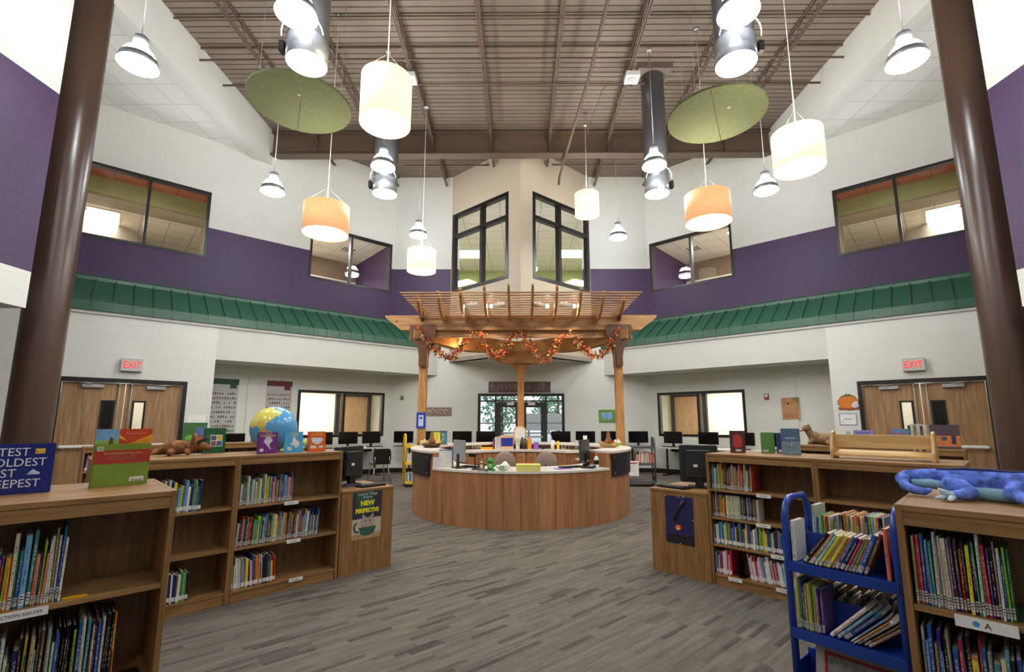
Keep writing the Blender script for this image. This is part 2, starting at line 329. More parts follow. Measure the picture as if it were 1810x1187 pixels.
for side, nm in ((-1, 'left'), (1, 'right')):
    loc = (side*FX, FY, 0); rz = -side*FA; fp = side > 0
    wall('wall_upper_'+nm, loc, rz, -3.0, 5.87, 0, 8.9, [W1, W2, W3, (-1.0, 1.0, 0, 2.4)], [WHITE, PURP], BANDS, y0=.9, th=.2, flip=fp)
    wall('wall_door_'+nm, loc, rz, -2.7, 1.42, 0, 3.46, [DOOR], [WHITE], y0=0, th=.22, flip=fp)
    mb = MB(); q = lambda a, b: (min(a, b), max(a, b))
    a, b = q(-side*1.2, -side*1.42); mb.box(a, b, .22, .9, 0, 3.46)
    a, b = q(-side*1.42, -side*6.9); mb.box(a, b, 0, .16, 2.71, 3.46); mb.box(a, b, .16, .9, 2.71, 2.8)
    struct(obj('wall_header_'+nm, mb, DRY, None, loc, rz))
    # green standing seam roof over the header
    mb = MB(); a, b = q(side*2.6, -side*6.96); P = [(-.06, 3.46), (-.06, 3.63), (.9, 4.26), (.9, 3.46)]
    mb.prism(P, a, b, 'x')
    k = -2.5
    while k < 6.95:
        c = -side*k; mb.prism([(-.075, 3.46), (-.075, 3.64), (-.06, 3.665), (.9, 4.295), (.9, 4.26), (-.06, 3.63)], c-.012, c+.012, 'x'); k += .31
    mb.prism([(.86, 4.22), (.86, 4.30), (.9, 4.34), (.9, 4.22)], a, b, 'x')
    mb.M(1).box(a, b, -.03, .0, 3.40, 3.46)
    GREEN = mat('green_roof_metal', (44, 90, 66), rough=.33, var=.05, scale=2, spec=.6)
    struct(obj('trim_roof_'+nm, mb, [GREEN, DRY], None, loc, rz))
    # pilaster and baseboard in the computer alcove
    a, b = q(-side*2.26, -side*2.52); mb = MB().box(a, b, .875, .9, 0, 2.71); struct(obj('trim_pilaster_'+nm, mb, WHITE, None, loc, rz))
    a, b = q(-side*1.42, -side*5.85); mb = MB().box(a, b, .885, .9, 0, .12); struct(obj('baseboard_'+nm, mb, BLACKM, None, loc, rz))
    a, b = q(-side*.99, -side*1.42); mb = MB().box(a, b, -.012, 0, 0, .1); struct(obj('baseboard_door_'+nm, mb, BLACKM, None, loc, rz))
    # side wing wall above the low opening, fascia beam and tile ceiling
    x0, x1 = q(side*6.38, side*6.7)
    mb = MB()
    for z0, z1, m in ((2.85, 3.33, 0), (3.33, 5.88, 1), (5.88, 8.9, 0)): mb.M(m).box(x0, x1, -5, 5.95, z0, z1)
    # block coursing runs along local x: build turned by 90 degrees
    mb2 = MB()
    for z0, z1, m in ((2.85, 3.33, 0), (3.33, 5.88, 1), (5.88, 8.9, 0)): mb2.M(m).box(-5, 5.95, 0, .32, z0, z1)
    struct(obj('wall_wing_'+nm, mb2, [WHITE, PURP], None, (side*6.38 if side < 0 else side*6.70, 0, 0), R(90)))
    mb = MB().box(x0, x1, 5.95, 12.2, 7.9, 8.9); struct(obj('wall_fascia_'+nm, mb, DRY))
    x0, x1 = q(side*6.7, side*11); mb = MB().box(x0, x1, -5, 13, 8.04, 8.1); struct(obj('ceiling_tile_'+nm, mb, TILE))
    x0, x1 = q(side*6.7, side*11); mb = MB().box(x0, x1, -5, 5.95, 2.85, 2.95); struct(obj('ceiling_low_'+nm, mb, TILE))
    mb = MB().box(*q(side*11, side*11.2), -5, 13, 0, 8.2); struct(obj('wall_outer_'+nm, mb, BEIGE))
    mb = MB().box(*q(side*6.7, side*11), 5.85, 5.95, 2.95, 8.04); struct(obj('wall_return_'+nm, mb, WHITE))
struct(obj('wall_rear', MB().box(-11.2, 11.2, -5.2, -5, 0, 9), DRY))
wall('wall_back', (0, 13.65, 0), 0, -3.8, 3.8, 0, 8.9, [(-1.22, 1.24, 0, 2.19), (-1.85, 1.85, 4.4, 8.3)], [WHITE, PURP], [(3.54, 5.88, 1)], th=.2)
struct(obj('baseboard_back', MB().box(-3.8, -1.26, 13.635, 13.65, 0, .12).box(1.28, 3.8, 13.635, 13.65, 0, .12), BLACKM))
PR = math.hypot(2.07, 13.65-11.82); PA = math.atan2(13.65-11.82, 2.07); PWIN = (.04, 2.33, 5.12, 7.56)
wall('wall_prow_left', (-2.07, 13.65, 0), -PA, 0, PR, 3.09, 8.9, [PWIN], [BEIGE], th=.18)
wall('wall_prow_right', (2.07, 13.65, 0), PA, 0, PR, 3.09, 8.9, [PWIN], [BEIGE], th=.18, flip=True)
struct(obj('ceiling_prow_soffit', MB().prism([(-2.07, 13.65), (0, 11.82), (2.07, 13.65)], 3.09, 3.2, 'z'), DRY))
# roof deck with narrow grooves, joists and main beam
mb = MB(); y = -5.0
P = 0
while y < 13.8:
    mb.M(0).box(-6.7, 6.7, y+.012, y+.126, 8.80, 8.82); y += .138
mb.M(1).box(-6.7, 6.7, -5, 13.9, 8.845, 8.9)
for k in range(136): mb.M(1).box(-6.7, 6.7, -5.0+.138*k-.014, -5.0+.138*k-.008+.02, 8.81, 8.85)
DECKG = mat('roof_deck_groove', (70, 58, 48), rough=.8)
CEIL = struct(obj('ceiling', mb, [DECKM, DECKG]))
def joist(x):
    m = MB()
    for z in (8.47, 8.74):
        m.box(x-.032, x-.008, -5, 13.6, z, z+.035); m.box(x+.008, x+.032, -5, 13.6, z, z+.035)
    y = -4.8; k = 0
    while y < 13.4:
        m.tube([(x, y, 8.49 if k % 2 else 8.75), (x, y+.3, 8.75 if k % 2 else 8.49)], .009, 5); y += .3; k += 1
    return m
for i, x in enumerate((-5.2, -3.73, -2.24, -.75, .75, 2.24, 3.73, 5.2)):
    struct(obj('trim_joist', joist(x), BROWNST))
mb = MB().box(-6.46, 6.46, 11.2, 11.45, 8.12, 8.155).box(-6.46, 6.46, 11.2, 11.45, 8.72, 8.75).box(-6.46, 6.46, 11.315, 11.335, 8.155, 8.72)
for x in (-5.2, -3.73, -2.24, -.75, .75, 2.24, 3.73, 5.2): mb.box(x-.008, x+.008, 11.21, 11.44, 8.155, 8.72)
struct(obj('trim_main_beam', mb, BROWNST))
mb = MB()
for y, z in ((7.7, 8.73), (8.45, 8.49), (8.45, 8.75), (6.2, 8.49), (6.2, 8.75), (3.4, 8.49), (12.6, 8.6)): mb.box(-6.38 if y < 12 else -3.3, 6.38 if y < 12 else 3.3, y, y+.03, z, z+.03)
struct(obj('trim_bridging', mb, BROWNST))
def pipe(label, P, r, m=BROWNST):
    return tag(obj('ceiling_pipe', MB().tube(P, r, 8), m), label, 'pipe')
pipe('brown sprinkler pipe crossing the ceiling from side to side', [(-6.3, 9.1, 8.44), (6.3, 9.1, 8.44)], .022)
pipe('long brown pipe running slanted from above the camera toward the prow', [(1.55, 4.2, 8.32), (1.45, 6.94, 8.3), (1.39, 8.63, 8.28), (1.22, 10.4, 8.14), (1.12, 11.4, 8.04), (1.06, 12.1, 7.98), (1.05, 12.3, 7.85)], .032)
pipe('thin brown conduit bending beside the small yellow pendant lamp', [(2.4, 9.3, 8.55), (1.85, 9.3, 8.55), (1.78, 9.45, 8.55), (1.66, 10.9, 8.5), (1.62, 11.1, 8.4)], .011)
for s in (-1, 1):
    t = thing('ceiling_speaker', 'white square ceiling box under the roof deck, %s of the centre joists' % ('left' if s < 0 else 'right'), 'speaker', (s*2.29, 8.85, 8.3))
    obj('housing', MB().box(-.14, .14, -.14, .14, .03, .14), PAPER, t, bevel=.008); obj('grille', MB().cyl((0, 0, .012), .09, .02), LGREY, t); obj('hanger_rod', MB().cyl((0, 0, .14), .006, .34, 6), BROWNST, t)
# columns
for s, nm in ((-1, 'left'), (1, 'right')):
    t = thing('column', 'tall round brown column in front of the %s double doors' % nm, 'column', (s*6.6, 6.43, 0))
    obj('shaft', MB().lathe([(.245, 0), (.245, 8.88)], 48), mat('brown_column_paint', (72, 53, 42), rough=.3, var=.05, scale=2, stretch=(1, 1, .3)), t)
    obj('base_ring', MB().lathe([(.245, .12), (.27, .1), (.27, 0)], 48), BLACKM, t)
# ---------------------------------------------------------------- windows
def window(n, fr, s0, s1, z0, z1, mull, trans=None, y=0, depth=.14, side=-1, fw=.055):
    loc, rz = fr; g = sgroup('window_%d' % n, loc, rz); f = lambda a, b: (a, b) if side < 0 else (-b, -a)
    mb = MB()
    def bx(a, b, c, d): u, v = f(a, b); mb.box(u, v, y-.012, y+depth, c, d)
    bx(s0, s1, z0, z0+fw); bx(s0, s1, z1-fw, z1); bx(s0, s0+fw, z0+fw, z1-fw); bx(s1-fw, s1, z0+fw, z1-fw)
    for m in mull: bx(m-fw/2, m+fw/2, z0+fw, z1-fw)
    for tz in (trans or []): bx(s0+fw, s1-fw, tz-fw/2, tz+fw/2)
    obj('window_frame', mb, BLACKM, g)
    xs = [s0]+list(mull)+[s1]; zz = [z0]+list(trans or [])+[z1]
    for a, b in zip(xs, xs[1:]):
        for c, d in zip(zz, zz[1:]):
            u, v = f(a+.01, b-.01); obj('pane', MB().box(u, v, y+.05, y+.056, c+.01, d-.01), PANE, g)
    return g
FR = {-1: ((-FX, FY, 0), FA), 1: ((FX, FY, 0), -FA)}
n = 1
for s in (-1, 1):
    window(n, FR[s], *W1, [.02], y=.9, side=s); n += 1
    window(n, FR[s], *W2, [4.56], y=.9, side=s); n += 1
    window(n, FR[s], *W3, [4.58], y=.9, side=s, fw=.065); n += 1
window(7, ((-2.07, 13.65, 0), -PA), *PWIN, [1.28], [6.86], side=-1, fw=.1); window(8, ((2.07, 13.65, 0), PA), *PWIN, [1.28], [6.86], side=1, fw=.1)
# ---------------------------------------------------------------- rooms behind the windows
TERRA = tiles('terracotta_ceiling', (150, 84, 52), .61, (90, 50, 34)); OLIVE = mat('olive_wall', (164, 170, 108), rough=.6, var=.03); TANW = mat('tan_bulkhead', (150, 134, 104), rough=.6, var=.03)
ROOMW = mat('room_wall_cream', (236, 228, 208), rough=.6, var=.02); BROWNB = mat('brown_bulkhead', (122, 100, 80), rough=.6); FLR = mat('room_floor', (150, 140, 125), rough=.5)
def troffer(label, loc, rz, sx, sy, power, parent=None):
    t = thing('ceiling_light', label, 'ceiling light', loc, rz)
    obj('light_frame', MB().box(-sx/2-.03, sx/2+.03, -sy/2-.03, sy/2+.03, 0, .03), PAPER, t); obj('diffuser', MB().box(-sx/2, sx/2, -sy/2, sy/2, -.012, 0), mat('troffer_glow', (255, 252, 240), emit=7), t)
    l = lamp('troffer_light', 'AREA', (0, 0, -.03), power*K_ROOM, size=sx, sx=sy); l.parent = t; return t
for s, nm in ((-1, 'left'), (1, 'right')):
    fr, rz = FR[s]; f = lambda a, b: (a, b) if s < 0 else (-b, -a); Q = lambda mb, a, b, *r: mb.box(*f(a, b), *r)
    # upper room one: recessed terracotta ceiling by the window, olive drop, tile ceiling further in
    mb = MB(); mb.M(0); Q(mb, -2.5, 2.3, 1.1, 7.2, 4.3, 4.4); Q(mb.M(1), -2.5, 2.3, 7.2, 7.3, 4.4, 8); Q(mb.M(1), -2.6, -2.5, 1.1, 7.3, 4.4, 8); Q(mb.M(1), 2.2, 2.3, 1.1, 7.3, 4.4, 8)
    Q(mb.M(2), -2.5, 2.3, 1.1, 2.6, 7.12, 7.2); Q(mb.M(3), -2.5, 2.3, 2.6, 2.7, 6.72, 7.2); Q(mb.M(4), -2.5, 2.3, 2.6, 3.3, 6.66, 6.72); Q(mb.M(5), -2.5, 2.3, 3.3, 7.2, 6.72, 6.8)
    Q(mb.M(3), 1.35, 1.45, 1.1, 2.7, 6.66, 7.2); Q(mb.M(4), 1.3, 1.7, 1.5, 3.5, 4.4, 6.66)
    struct(obj('wall_room_upper_'+nm, mb, [FLR, ROOMW, TERRA, OLIVE, TANW, tiles('warm_tile', (232, 218, 190))], None, fr, rz))
    o = Matrix.Translation(fr) @ Matrix.Rotation(rz, 4, 'Z')
    P = lambda a, y, z: tuple(o @ Vector((a if s < 0 else -a, y, z)))
    troffer('bright ceiling light in the upper room behind the %s outer window' % nm, P(-.75, 4.3, 6.7), rz, .6, 1.2, 42)
    lamp('added_room_fill', 'POINT', P(.6, 1.6, 4.8), 75*K_ROOM, size=.15); lamp('added_room_fill', 'POINT', P(4.6, 1.6, 4.8), 60*K_ROOM, size=.2)  # bare fill lights added below the sills to brighten both upper rooms
    # upper room two and the office below it
    mb = MB(); mb.M(0); Q(mb, 2.9, 6.1, 1.1, 4.2, 4.3, 4.4); Q(mb.M(1), 2.9, 6.1, 4.1, 4.2, 4.4, 6.2); Q(mb.M(4), 2.9, 6.1, 4.1, 4.2, 6.2, 6.9); Q(mb.M(1), 2.8, 2.9, 1.1, 4.2, 4.4, 6.9); Q(mb.M(2), 6.0, 6.1, 1.1, 4.2, 4.4, 6.9)
    Q(mb.M(3), 2.8, 6.1, 1.1, 4.2, 6.85, 6.95)
    mb.M(5); Q(mb, 4.9, 4.98, 3.98, 4.1, 4.4, 6.0); Q(mb, 5.72, 5.8, 3.98, 4.1, 4.4, 6.0); Q(mb, 4.9, 5.8, 3.98, 4.1, 5.92, 6.0); mb.M(6); Q(mb, 4.98, 5.72, 4.03, 4.1, 4.4, 5.92)
    mb.M(7)
    for k in range(5): Q(mb, 5.0+.08*k, 5.03+.08*k, 2.6, 2.95, 6.835, 6.85)
    struct(obj('wall_room_inner_'+nm, mb, [FLR, ROOMW, PURP, tiles('room_tile', (214, 204, 184)), BROWNB, BLACKM, DOORW, DGREY], None, fr, rz))
    troffer('ceiling light in the upper room behind the %s inner window' % nm, P(3.6, 2.6, 6.83), rz, .6, 1.1, 45)
    mb = MB(); mb.M(0); Q(mb, 2.5, 6.8, 1.1, 3.6, -.02, .005); Q(mb.M(1), 2.5, 6.8, 3.5, 3.6, 0, 2.25); Q(mb.M(2), 2.5, 6.8, 3.49, 3.6, 2.25, 2.65); Q(mb.M(1), 2.4, 2.5, 1.1, 3.6, 0, 2.65); Q(mb.M(1), 6.8, 6.9, 1.1, 3.6, 0, 2.65); Q(mb.M(3), 2.4, 6.9, 1.1, 3.6, 2.6, 2.7)
    mb.M(4); Q(mb, 5.3, 5.42, 3.38, 3.5, 0, 2.3); Q(mb, 6.35, 6.47, 3.38, 3.5, 0, 2.3); Q(mb, 5.3, 6.47, 3.38, 3.5, 2.2, 2.3); mb.M(5); Q(mb, 5.42, 6.35, 3.43, 3.5, 0, 2.2)
    struct(obj('wall_office_'+nm, mb, [FLR, ROOMW, mat('office_beige', (206, 192, 160), var=.02), mat('office_ceiling', (220, 212, 190)), BLACKM, DOORW], None, fr, rz))
    troffer('ceiling light in the ground floor office behind the %s alcove window' % nm, P(4.6, 2.2, 2.58), rz, 1.2, .6, 75)
    # corridor behind the double doors
    mb = MB(); mb.M(0); Q(mb, -2.2, 2.2, .22, 3.5, -.02, .005); Q(mb.M(1), -2.2, 2.2, 3.4, 3.5, 0, 2.6); Q(mb, -2.3, -2.2, .22, 3.5, 0, 2.6); Q(mb, 1.1, 1.2, .22, 3.5, 0, 2.6); Q(mb, -2.3, 1.2, .22, 3.5, 2.55, 2.65)
    struct(obj('wall_corridor_'+nm, mb, [FLR, ROOMW], None, fr, rz)); lamp('corridor_light', 'POINT', P(0, 2, 2.2), 45*K_ROOM, size=.2)
# prow room
for x in (-1.6, 1.6): lamp('added_room_fill', 'POINT', (x, 14.4, 4.9), 60*K_ROOM, size=.3)  # added fill without a fixture, kept low and out of sight
mb = MB().M(0).box(-3, 3, 13.9, 19.6, 4.3, 4.4).M(1).box(-3, 3, 19.5, 19.6, 4.4, 7.8).box(-3.1, -3, 13.9, 19.6, 4.4, 7.8).box(3, 3.1, 13.9, 19.6, 4.4, 7.8).M(2).box(-3, 3, 13.85, 19.6, 7.72, 7.8).prism([(-1.85, 13.85), (-1.85, 13.6), (0, 12.0), (1.85, 13.6), (1.85, 13.85)], 7.72, 7.8, 'z').M(0).prism([(-1.85, 13.85), (-1.85, 13.6), (0, 12.0), (1.85, 13.6), (1.85, 13.85)], 4.3, 4.4, 'z')
mb.M(3).box(-2.8, -.4, 19.4, 19.5, 4.9, 6.3).box(.4, 2.8, 19.4, 19.5, 4.9, 6.3)
struct(obj('wall_room_prow', mb, [FLR, OLIVE, tiles('prow_tile', (226, 218, 208)), mat('window_daylight', (214, 222, 236), rough=.3)]))
for s, nm in ((-1, 'left'), (1, 'right')):
    troffer('ceiling light seen through the %s half of the beige prow windows' % nm, (s*2.0, 17.4, 7.7), 0, 1.1, .8, 70)
# ---------------------------------------------------------------- double wooden doors
def lettering_exit(parent):
    text('lettering', 'EXIT', .185, mat('exit_red_glow', (255, 48, 44), emit=1.0), parent, (0, -.052, -.065), sx=.74, bold=.0015, label='glowing red letters EXIT')
for k, (s, nm) in enumerate(((-1, 'left'), (1, 'right'))):
    g = sgroup('door_%d' % (k+1), *FR[s]); f = lambda a, b: (a, b) if s < 0 else (-b, -a)
    mb = MB()
    for a, b, c, d in ((-.97, -.9, 0, 2.21), (.9, .97, 0, 2.21), (-.9, .9, 2.13, 2.21)): mb.box(*f(a, b), -.02, .2, c, d)
    obj('door_frame', mb, BLACKM, g)
    for j in (-1, 1):
        c = j*.45; lt = c-j*.22       # the narrow lite sits toward the meeting edge
        lf = MB(); x0, x1 = c-.445, c+.445; l0, l1 = lt-.085, lt+.085
        for a, b, cc, d in ((x0, l0, .01, 2.12), (l1, x1, .01, 2.12), (l0, l1, .01, 1.17), (l0, l1, 1.78, 2.12)): lf.box(a, b, .05, .095, cc, d)
        leaf = obj('door_leaf', lf, DOORW, g)
        fm = MB()
        for a, b, cc, d in ((l0-.02, l0+.012, 1.15, 1.8), (l1-.012, l1+.02, 1.15, 1.8), (l0, l1, 1.15, 1.182), (l0, l1, 1.768, 1.8)): fm.box(a, b, .04, .1, cc, d)
        obj('lite_frame', fm, BLACKM, leaf)
        dark = (j*s > 0)
        obj('lite_pane', MB().box(l0, l1, .068, .074, 1.17, 1.78), mat('dark_lite_pane', (18, 20, 20), rough=.15) if dark else PANE, leaf, label='dark lite' if dark else 'clear lite')  # one lite of each pair is an opaque dark pane
        cl = MB().box(c+j*.02-.15, c+j*.02+.15, -.01, .05, 2.03, 2.09).M(0).tube([(c, .0, 2.09), (c+.12*j, -.08, 2.11), (c+.26*j, .0, 2.12)], .008, 6)
        obj('door_closer', cl, LGREY, leaf)
        obj('push_bar', MB().rbox(c-.36, c+.36, -.03, .0, .93, .985, .02, axis='x').box(c-.38, c-.3, -.02, .05, .94, .975).box(c+.3, c+.38, -.02, .05, .94, .975), PAPER, leaf)
        obj('latch_rod', MB().tube([(j*.09, .02, .96), (j*.09, .02, 2.1)], .009, 8).cyl((j*.09, .02, 2.07), .02, .05, 10), LGREY, leaf)
    e = thing('exit_sign', 'lit EXIT sign on the wall above the %s double doors' % nm, 'exit sign', tuple(Matrix.Translation(FR[s][0]) @ Matrix.Rotation(FR[s][1], 4, 'Z') @ Vector((-s*.05, -.04, 2.48))), FR[s][1])
    obj('housing', MB().rbox(-.165, .165, -.05, .038, -.12, .125, .01, axis='y'), mat('sign_housing', (196, 194, 190), rough=.4), e); lettering_exit(e)
    if s < 0: pass
# hanging decoration seen through the clear lites
# ---------------------------------------------------------------- glazed entrance at the back and outdoors
DKALU = mat('dark_aluminium', (66, 66, 64), rough=.4, metal=.3)
g = sgroup('door_3', (0, 13.65, 0)); mb = MB()
for a, b, c, d in ((-1.22, -1.15, 0, 2.19), (1.17, 1.24, 0, 2.19), (-1.15, 1.17, 2.12, 2.19)): mb.box(a, b, -.02, .14, c, d)
obj('door_frame', mb, BLACKM, g)
mb = MB()
for a, b, c, d in ((-.74, -.69, 0, 2.12), (.7, .75, 0, 2.12), (-1.15, 1.17, 1.96, 2.0), (-.02, .03, 0, 1.96)): mb.box(a, b, 0, .1, c, d)
obj('mullion', mb, DKALU, g)
for a, b, c, d in ((-1.15, -.74, 2.0, 2.12), (-.69, .7, 2.0, 2.12), (.75, 1.17, 2.0, 2.12), (-1.15, -.74, 0, 1.96), (.75, 1.17, 0, 1.96)): obj('pane', MB().box(a, b, .05, .056, c, d), PANE, g)
for a, b, j in ((-.69, -.02, -1), (.03, .7, 1)):
    mb = MB(); 
    for p, q2, c, d in ((a, a+.13, 0, 1.95), (b-.13, b, 0, 1.95), (a+.13, b-.13, 1.8, 1.95), (a+.13, b-.13, 0, .3)): mb.box(p, q2, .02, .08, c, d)
    lf = obj('door_leaf', mb, DKALU, g); obj('pane', MB().box(a+.13, b-.13, .045, .05, .3, 1.8), PANE, lf)
    obj('push_bar', MB().box(a+.08, b-.08, -.05, -.01, .95, 1.0), LGREY, lf); m_ = (a+b)/2; obj('door_closer', MB().box(m_-.1-.06*j, m_+.1-.06*j, -.04, .02, 1.86, 1.93).tube([(m_, -.02, 1.94), (m_-.12*j, -.1, 1.96)], .008, 6), PAPER, lf)
struct(obj('floor_outdoors', MB().box(-30, 30, 13.9, 60, -.12, -.02), mat('outdoor_pavement', (190, 196, 190), rough=.8, var=.1, scale=1)))
LEAF = mat('tree_leaves', (150, 186, 150), rough=.7, var=.35, scale=6)
def tree(x, y, h, r, label):
    t = thing('tree', label, 'tree', (x, y, 0), 0); obj('trunk', MB().cyl((0, 0, -.02), .13, h*.55, 10, .08), mat('tree_bark', (98, 84, 72), rough=.9), t); m = MB(); q = random.Random(int(x*100))
    for _ in range(1400):
        u = Vector((q.gauss(0, 1), q.gauss(0, 1), q.gauss(0, 1))); u.normalize(); u *= r*q.uniform(.5, 1.0); c = Vector((0, 0, h*.5))+Vector((u.x, u.y, u.z*h*.46/r)); d = Vector((q.gauss(0, 1), q.gauss(0, 1), q.gauss(0, 1))); d.normalize(); e_ = d.cross(Vector((0, 0, 1))); e_.normalize(); k = .2
        m.add([tuple(c-d*k), tuple(c+e_*k*.5), tuple(c+d*k), tuple(c-e_*k*.5)], [(0, 1, 2, 3)])
    obj('foliage', m, LEAF, t)
for x, y, h, r_, lb in ((-4.9, 30, 6.5, 1.75, 'leafy tree outdoors, leftmost behind the glazed entrance'), (-1.3, 33, 7, 1.8, 'leafy tree outdoors behind the left glazed door leaf'), (2.4, 31, 6, 1.8, 'leafy tree outdoors behind the right glazed door leaf'), (6.2, 32, 6.5, 1.8, 'leafy tree outdoors, rightmost behind the glazed entrance')): tree(x, y, h, r_, lb)
t = thing('picnic_shelter', 'white outdoor shelter roof seen through the glazed doors', 'shelter', (1.6, 22, 0))
obj('roof', MB().box(-1.4, 1.2, -.8, .8, 1.0, 1.75), PAPER, t); obj('post', MB().box(-1.3, -1.2, -.6, -.5, -.02, 1.0), LGREY, t); obj('post', MB().box(1.0, 1.1, -.6, -.5, -.02, 1.0), LGREY, t)
t = thing('outdoor_fence', 'pale rail fence outdoors beyond the glazed entrance', 'fence', (0, 20, 0)); mf = MB()
for z in (.5, .9, 1.3): mf.box(-6, 6, 0, .05, z, z+.06)
obj('rail', mf, LGREY, t)
for k in range(7): obj('post', MB().box(-6.05+2*k, -5.95+2*k, -.03, .08, -.02, 1.5), LGREY, t)
# ================================================================ PENDANT LAMPS
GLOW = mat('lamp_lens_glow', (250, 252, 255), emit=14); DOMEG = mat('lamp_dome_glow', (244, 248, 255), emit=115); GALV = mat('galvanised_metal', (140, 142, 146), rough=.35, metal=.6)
def hid(label, x, y, z, group='domed high bay pendant lamps', z1=8.795, light=True):
    t = thing('high_bay_lamp', label, 'pendant lamp', (x, y, z), 0, group)
    obj('lamp_dome', MB().lathe([(.085, .285), (.12, .265), (.155, .225), (.18, .18), (.188, .145)], 32), DOMEG, t)
    obj('band', MB().lathe([(.186, .146), (.205, .14), (.228, .055), (.215, .05)], 32), GALV, t)
    obj('lamp_lens', MB().lathe([(.0, .004), (.12, .0), (.205, .012), (.23, .03), (.215, .05)], 32), GLOW, t)
    obj('ballast_housing', MB().lathe([(0, .44), (.08, .44), (.086, .425), (.086, .28), (0, .275)], 24), GALV, t)
    obj('cord', MB().tube([(0, 0, .44), (0, 0, z1-z)], .008, 6), LGREY, t); obj('canopy', MB().lathe([(0, 0), (.05, .0), (.055, .03), (0, .03)], 16), LGREY, t).location = (0, 0, z1-z-.03)
    if light:
        l = lamp('high_bay_light', 'AREA', (0, 0, -.03), 29*K_HID, size=.4); l.parent = t
    return t
HID = [(-5.03, 5.6, 6.0, 'beside the left column'), (5.03, 5.6, 6.0, 'beside the right column'), (-2.57, 4.81, 5.98, 'nearest at the top left'), (2.5, 4.84, 6.0, 'nearest at the top right'), (-5.06, 9.1, 6.0, 'left, before the white upper wall'), (5.0, 9.13, 6.0, 'right, before the white upper wall'),
       (-2.67, 8.6, 6.25, 'left, in front of the far steel tube'), (2.59, 8.6, 6.25, 'right, in front of the far steel tube'), (-2.66, 11.8, 6.15, 'farthest left, above the small yellow drum'), (2.55, 11.9, 6.12, 'farthest right, near the prow windows')]
for x, y, z, wh in HID: hid('domed metal high bay lamp hanging '+wh, x, y, z)
def drum(name, label, x, y, z, r, h, m, power, col, z1=8.795, canopy=False, thin=0):
    t = thing(name, label, 'pendant lamp', (x, y, z), 0, 'fabric drum pendant lamps')
    obj('lamp_shade', MB().lathe([(r-.004, .0), (r, .0), (r, h), (r-.004, h)], 48), m, t)
    obj('diffuser', MB().lathe([(0, .012), (r-.006, .012), (r-.006, .016), (0, .016)], 48), mat('drum_diffuser_glow', (255, 252, 240), emit=6.5), t)
    obj('cord', MB().tube([(0, 0, .05), (0, 0, z1-z)], .006, 6), PAPER, t)
    for a in range(3):
        b = 2*PI*a/3; obj('hanger_wire', MB().tube([(math.cos(b)*r*.98, math.sin(b)*r*.98, h-.01), (0, 0, h+.35)], .0015, 4), LGREY, t)
    c = obj('canopy', MB().lathe([(0, .06), (.05, .055), (.07, .02), (.065, 0), (0, -.01)] if canopy else [(0, .03), (.05, .03), (.05, 0), (0, 0)], 20), STEEL, t); c.location = (0, 0, (8.44 if canopy else z1-.03)-z)
    l = lamp('drum_light', 'AREA', (0, 0, -.02), power*K_DRUM, col, r*1.6); l.parent = t
    u = lamp('drum_uplight', 'AREA', (0, 0, h*.9), power*1.2*K_DRUM, col, r*1.5, rot=(PI, 0, 0)); u.parent = t
YSH = mat('yellow_linen_shade', (255, 240, 180), rough=.7, emit=1.1, emitc=s2l((255, 243, 186)), var=.03, scale=60); OSH = mat('orange_linen_shade', (235, 160, 96), rough=.7, emit=.5, emitc=s2l((250, 200, 150)), var=.05, scale=30)
drum('drum_pendant', 'large yellow drum pendant lamp hanging left of centre, nearest', -1.66, 5.35, 5.0, .305, .62, YSH, 30, (1, .9, .7))
drum('drum_pendant', 'large pale yellow drum pendant lamp on the right, hung lower', 3.67, 5.86, 4.69, .305, .5, YSH, 30, (1, .9, .7))
drum('drum_pendant', 'small yellow drum pendant lamp far left, before the purple wall', -2.14, 9.89, 4.6, .305, .46, YSH, 20, (1, .9, .7), canopy=True)
drum('drum_pendant', 'small yellow drum pendant lamp beside the right prow window', 1.56, 10.58, 6.18, .28, .52, YSH, 20, (1, .9, .7), canopy=True)
drum('drum_pendant', 'orange drum pendant lamp on the left below the green disc', -3.34, 7.74, 4.57, .375, .5, OSH, 30, (1, .9, .75))
drum('drum_pendant', 'orange drum pendant lamp on the right below the green disc', 3.35, 8.08, 4.9, .39, .52, OSH, 30, (1, .9, .75))
# tubular skylights
def tubelight(label, x, y, z, s):
    t = thing('tubular_skylight', label, 'skylight', (x, y, z), 0, 'tubular skylights hanging from the roof'); ST = mat('skylight_tube_metal', (112, 114, 118), rough=.28, metal=.75, var=.1, scale=3, stretch=(1, 1, .1))
    obj('tube', MB().lathe([(.238, .0), (.238, 8.79-z)], 40), ST, t); obj('collar', MB().lathe([(.238, .0), (.248, .0), (.248, .3), (.238, .3)], 40), GALV, t)
    obj('lens', MB().lathe([(0, -.02), (.15, -.016), (.243, 0), (.243, .02), (0, .02)], 32), mat('skylight_lens_glow', (236, 240, 255), emit=9), t)
    P = [(.26*math.cos(a), -.26*abs(math.sin(a))*.4-.16, .26+.22*math.sin(a)) for a in [PI*k/12 for k in range(13)]]
    obj('conduit', MB().tube(P, .009, 6), PAPER, t); obj('control_box', MB().box(-.31 if s < 0 else .25, -.25 if s < 0 else .31, -.12, -.02, .1, .24), BLACKM, t)
    obj('roof_curb', MB().box(-.36, .36, -.3, .3, 8.66-z, 8.80-z), DECKM, t)
    l = lamp('skylight_daylight', 'AREA', (0, 0, -.04), 34*K_HID, (.88, .92, 1), .42); l.parent = t
tubelight('large tubular skylight near the top left, over the green disc', -2.7, 5.39, 5.87, -1); tubelight('large tubular skylight near the top right, over the green disc', 2.72, 5.42, 5.86, 1)
tubelight('far tubular skylight on the left in front of the main beam', -2.79, 9.18, 6.02, -1); tubelight('far tubular skylight on the right in front of the main beam', 2.81, 9.22, 6.02, 1)
